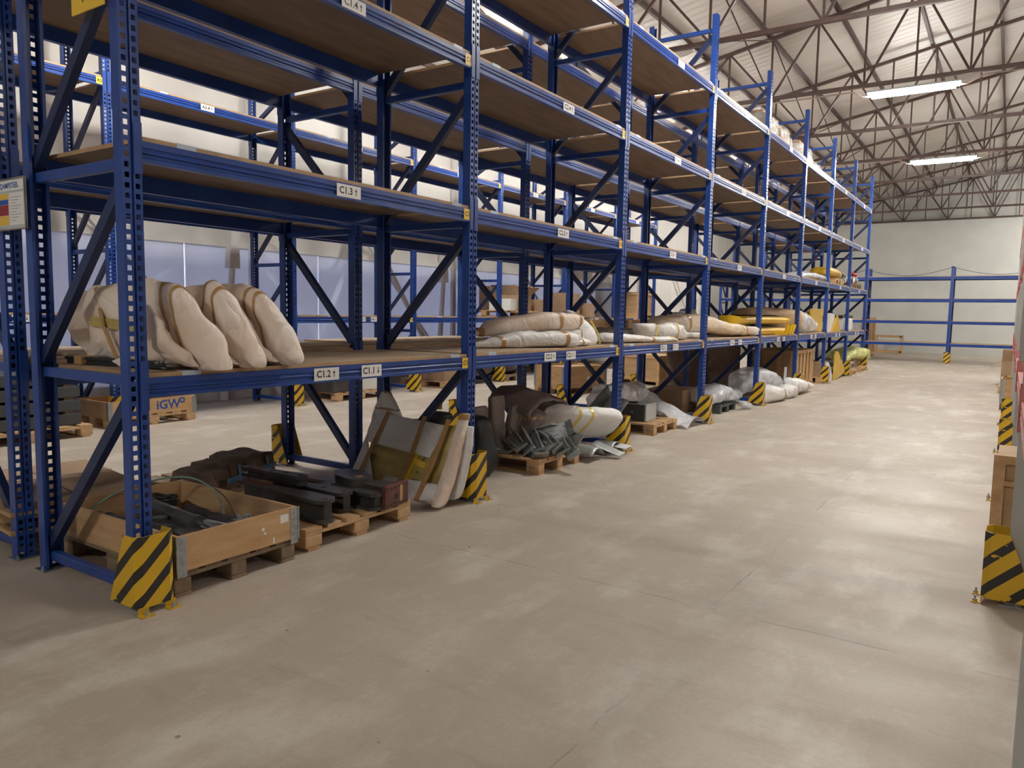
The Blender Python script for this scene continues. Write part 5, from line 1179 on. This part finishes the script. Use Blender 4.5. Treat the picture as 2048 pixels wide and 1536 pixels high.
for k, y in enumerate([11.0, 12.2, 14.9]):
    sacky('black_tarp', ['black tarpaulin covered parts low by the left wall, nearest', 'dark covered machine part with rounded back by the left wall', 'dark covered load on a pallet farther along the left wall'][k], 'covered load', [((-6.3, y-.5, .30), (.2, 0, 0), (0, 0, .12)), ((-6.2, y-.3, .36), (.45, 0, 0), (0, 0, .20)), ((-6.2, y+.2, .42), (.45, 0, 0), (0, 0, .26)), ((-6.2, y+.5, .30), (.3, 0, 0), (0, 0, .12))], 'black', amp=.06, fr=5, seed=160+k, flat=.147 if k else .002)
# cartons on the wall rack's lowest shelf
ZA = 1.443
pallet(-6.3, 12.45, 0, 'pallet with open cartons on the wall rack shelf', z=ZA, L=1.1, W=1.5)
carton(-6.0, 12.05, ZA+.146, .5, .55, .26, .3, 'white tilted box on the wall rack shelf pallet', mt='white_paint', tape=False)
carton(-6.15, 12.62, ZA+.146, .7, .62, .36, .1, 'open brown carton with raised flaps on the wall rack shelf', open_=True)
carton(-6.5, 12.2, ZA+.146, .3, .4, .55, 0, 'small carton behind the open one on the wall rack shelf', tape=False)
carton(-6.2, 13.5, ZA, .7, .7, .42, 0, 'brown carton right of the shelf pallet on the wall rack')
carton(-6.1, 14.9, ZA, .6, .8, .62, 0, 'long taped carton on the wall rack shelf, next bay'); carton(-6.0, 15.9, ZA, .4, .5, .38, 0, 'small carton at the end of that wall rack bay')
crate(-6.35, 19.9, ZA, .9, 1.3, .78, 0, 'upright brown plywood box on the wall rack shelf near its far end')
for k, y in enumerate([18.2, 19.6]): carton(-6.3, y, 2.893+.0, .9, 1.1, .5, 0, ['pale', 'second pale'][k]+' carton on the middle level at the far end of the wall rack')
# far end goods
crate(-1.35, 32.4, 0, .45, .9, 1.6, 0, 'tall narrow slatted crate standing beyond the rack end', slats=True, mt='pine')
R = thing('open_crate', 'low open wooden frame crate by the white end wall', 'crate', (-.95, 35.6, 0))
b = MB().use(M['pine']); 
for X in (-.55, .5):
    for Y in (-.4, .35): b.box(X, X+.06, Y, Y+.06, 0, .8)
for Z in (.04, .72):
    b.box(-.55, .56, -.4, -.37, Z, Z+.09).box(-.55, .56, .38, .41, Z, Z+.09).box(-.55, -.52, -.4, .41, Z, Z+.09).box(.53, .56, -.4, .41, Z, Z+.09)
b.build('frame', R)
b = MB().use(M['cable'])
for (xa, xb, za, zb_) in ((-3.7, -.95, 3.4, 3.35), (-.95, 1.8, 3.34, 3.40), (1.8, 4.55, 3.40, 3.36)):
    b.tube([(xa+(xb-xa)*i/14, 28.55, za+(zb_-za)*i/14-.26*math.sin(PI*i/14)**.9) for i in range(15)], .009, 6)
tag(b.build('hanging_cable'), 'thin dark cable sagging along the top of the far end rack', 'cable')
# ================= right edge ==============================================
R = thing('plywood_crate', 'tall plywood crate with pine frame behind the right hand guard', 'crate', (3.95, 3.20, 0), 0)
b = MB().use(M['ply']); b.box(-.33, .5, -.02, .55, .05, .73); b.build('panel', R)
b = MB().use(M['pine']); b.box(-.35, -.29, -.05, -.02, 0, .75).box(-.29, .5, -.05, -.02, .70, .75).box(-.29, .5, -.05, -.02, .57, .60).box(-.29, .5, -.05, -.02, 0, .06).box(-.35, -.33, -.02, .04, 0, .75); b.build('frame', R)
pallet(4.15, 13.75, PI, 'pallet under the collar crate at the right edge', old=True)
c2 = collar(4.15, 13.75, .146, PI, 'wooden collar crate standing out of the right hand rack', tiers=2)
pallet(3.98, 17.4, PI, 'small pallet below the open carton at the right edge', L=1.0)
carton(3.85, 19.6, 0.0, .7, .7, .60, 0, 'open brown carton with a raised dark flap at the right edge', open_=True)
# ================= signs at the near rack end =============================
R = thing('safety_notice', 'framed load notice with coloured panels on the near rack end', 'sign', (-1.175, -.075, 2.10))
w_, h_ = .27, .27
b = MB().use(M['lgrey']); b.box(-.16, .25, -.004, .004, -.14, .14); b.build('backing', R)
b = MB().use(M['white_label']); b.box(-.15, .235, -.0055, -.0042, .075, .128).box(.07, .235, -.0065, -.0042, -.118, .062).box(-.15, .06, -.0050, -.0042, -.118, .062); b.build('paper', R)
b = MB().use(M['blue_ink']); b.text('QAMPSTEEL', .042, TY(.07, -.0056, .101), .0008); b.build('lettering', R)
for (m_, z0, z1) in (('yellow_label', .03, .06), ('blue_ink', .0, .028), ('red', -.06, -.002), ('yellow_label', -.115, -.062)):
    b = MB().use(M[m_]); b.box(-.14, .052, -.0062, -.0052, z0, z1); b.build('colour_panel', R)
b = MB().use(M['grey_metal'])
for i in range(9): b.box(.085, .085+.12-.03*(i % 3), -.0072, -.0066, .035-i*.016, .038-i*.016)
b.build('print_lines', R)
b = MB().use(M['galv']); b.tube([(-.16, -.005, -.14), (-.16, -.005, .14), (.25, -.005, .14), (.25, -.005, -.14), (-.16, -.005, -.14)], .005, 6); b.build('frame', R)
R = thing('row_sign', 'yellow rack row sign with an arrow at the top of the near rack end', 'sign', (-.21, -.075, 3.12))
b = MB().use(M['yellow_label']); b.box(-.15, .15, -.003, .003, -.15, .15); b.build('plate', R)
b = MB().use(M['ink']); T = TY(-.04, -.0035, -.09); b.add([T @ Vector(p_) for p_ in ((-.02, .02, 0), (.02, .02, 0), (0, -.02, 0))], [(0, 2, 1)]); b.text('C', .16, TY(0, -.0036, .02), .0004); b.build('lettering', R)
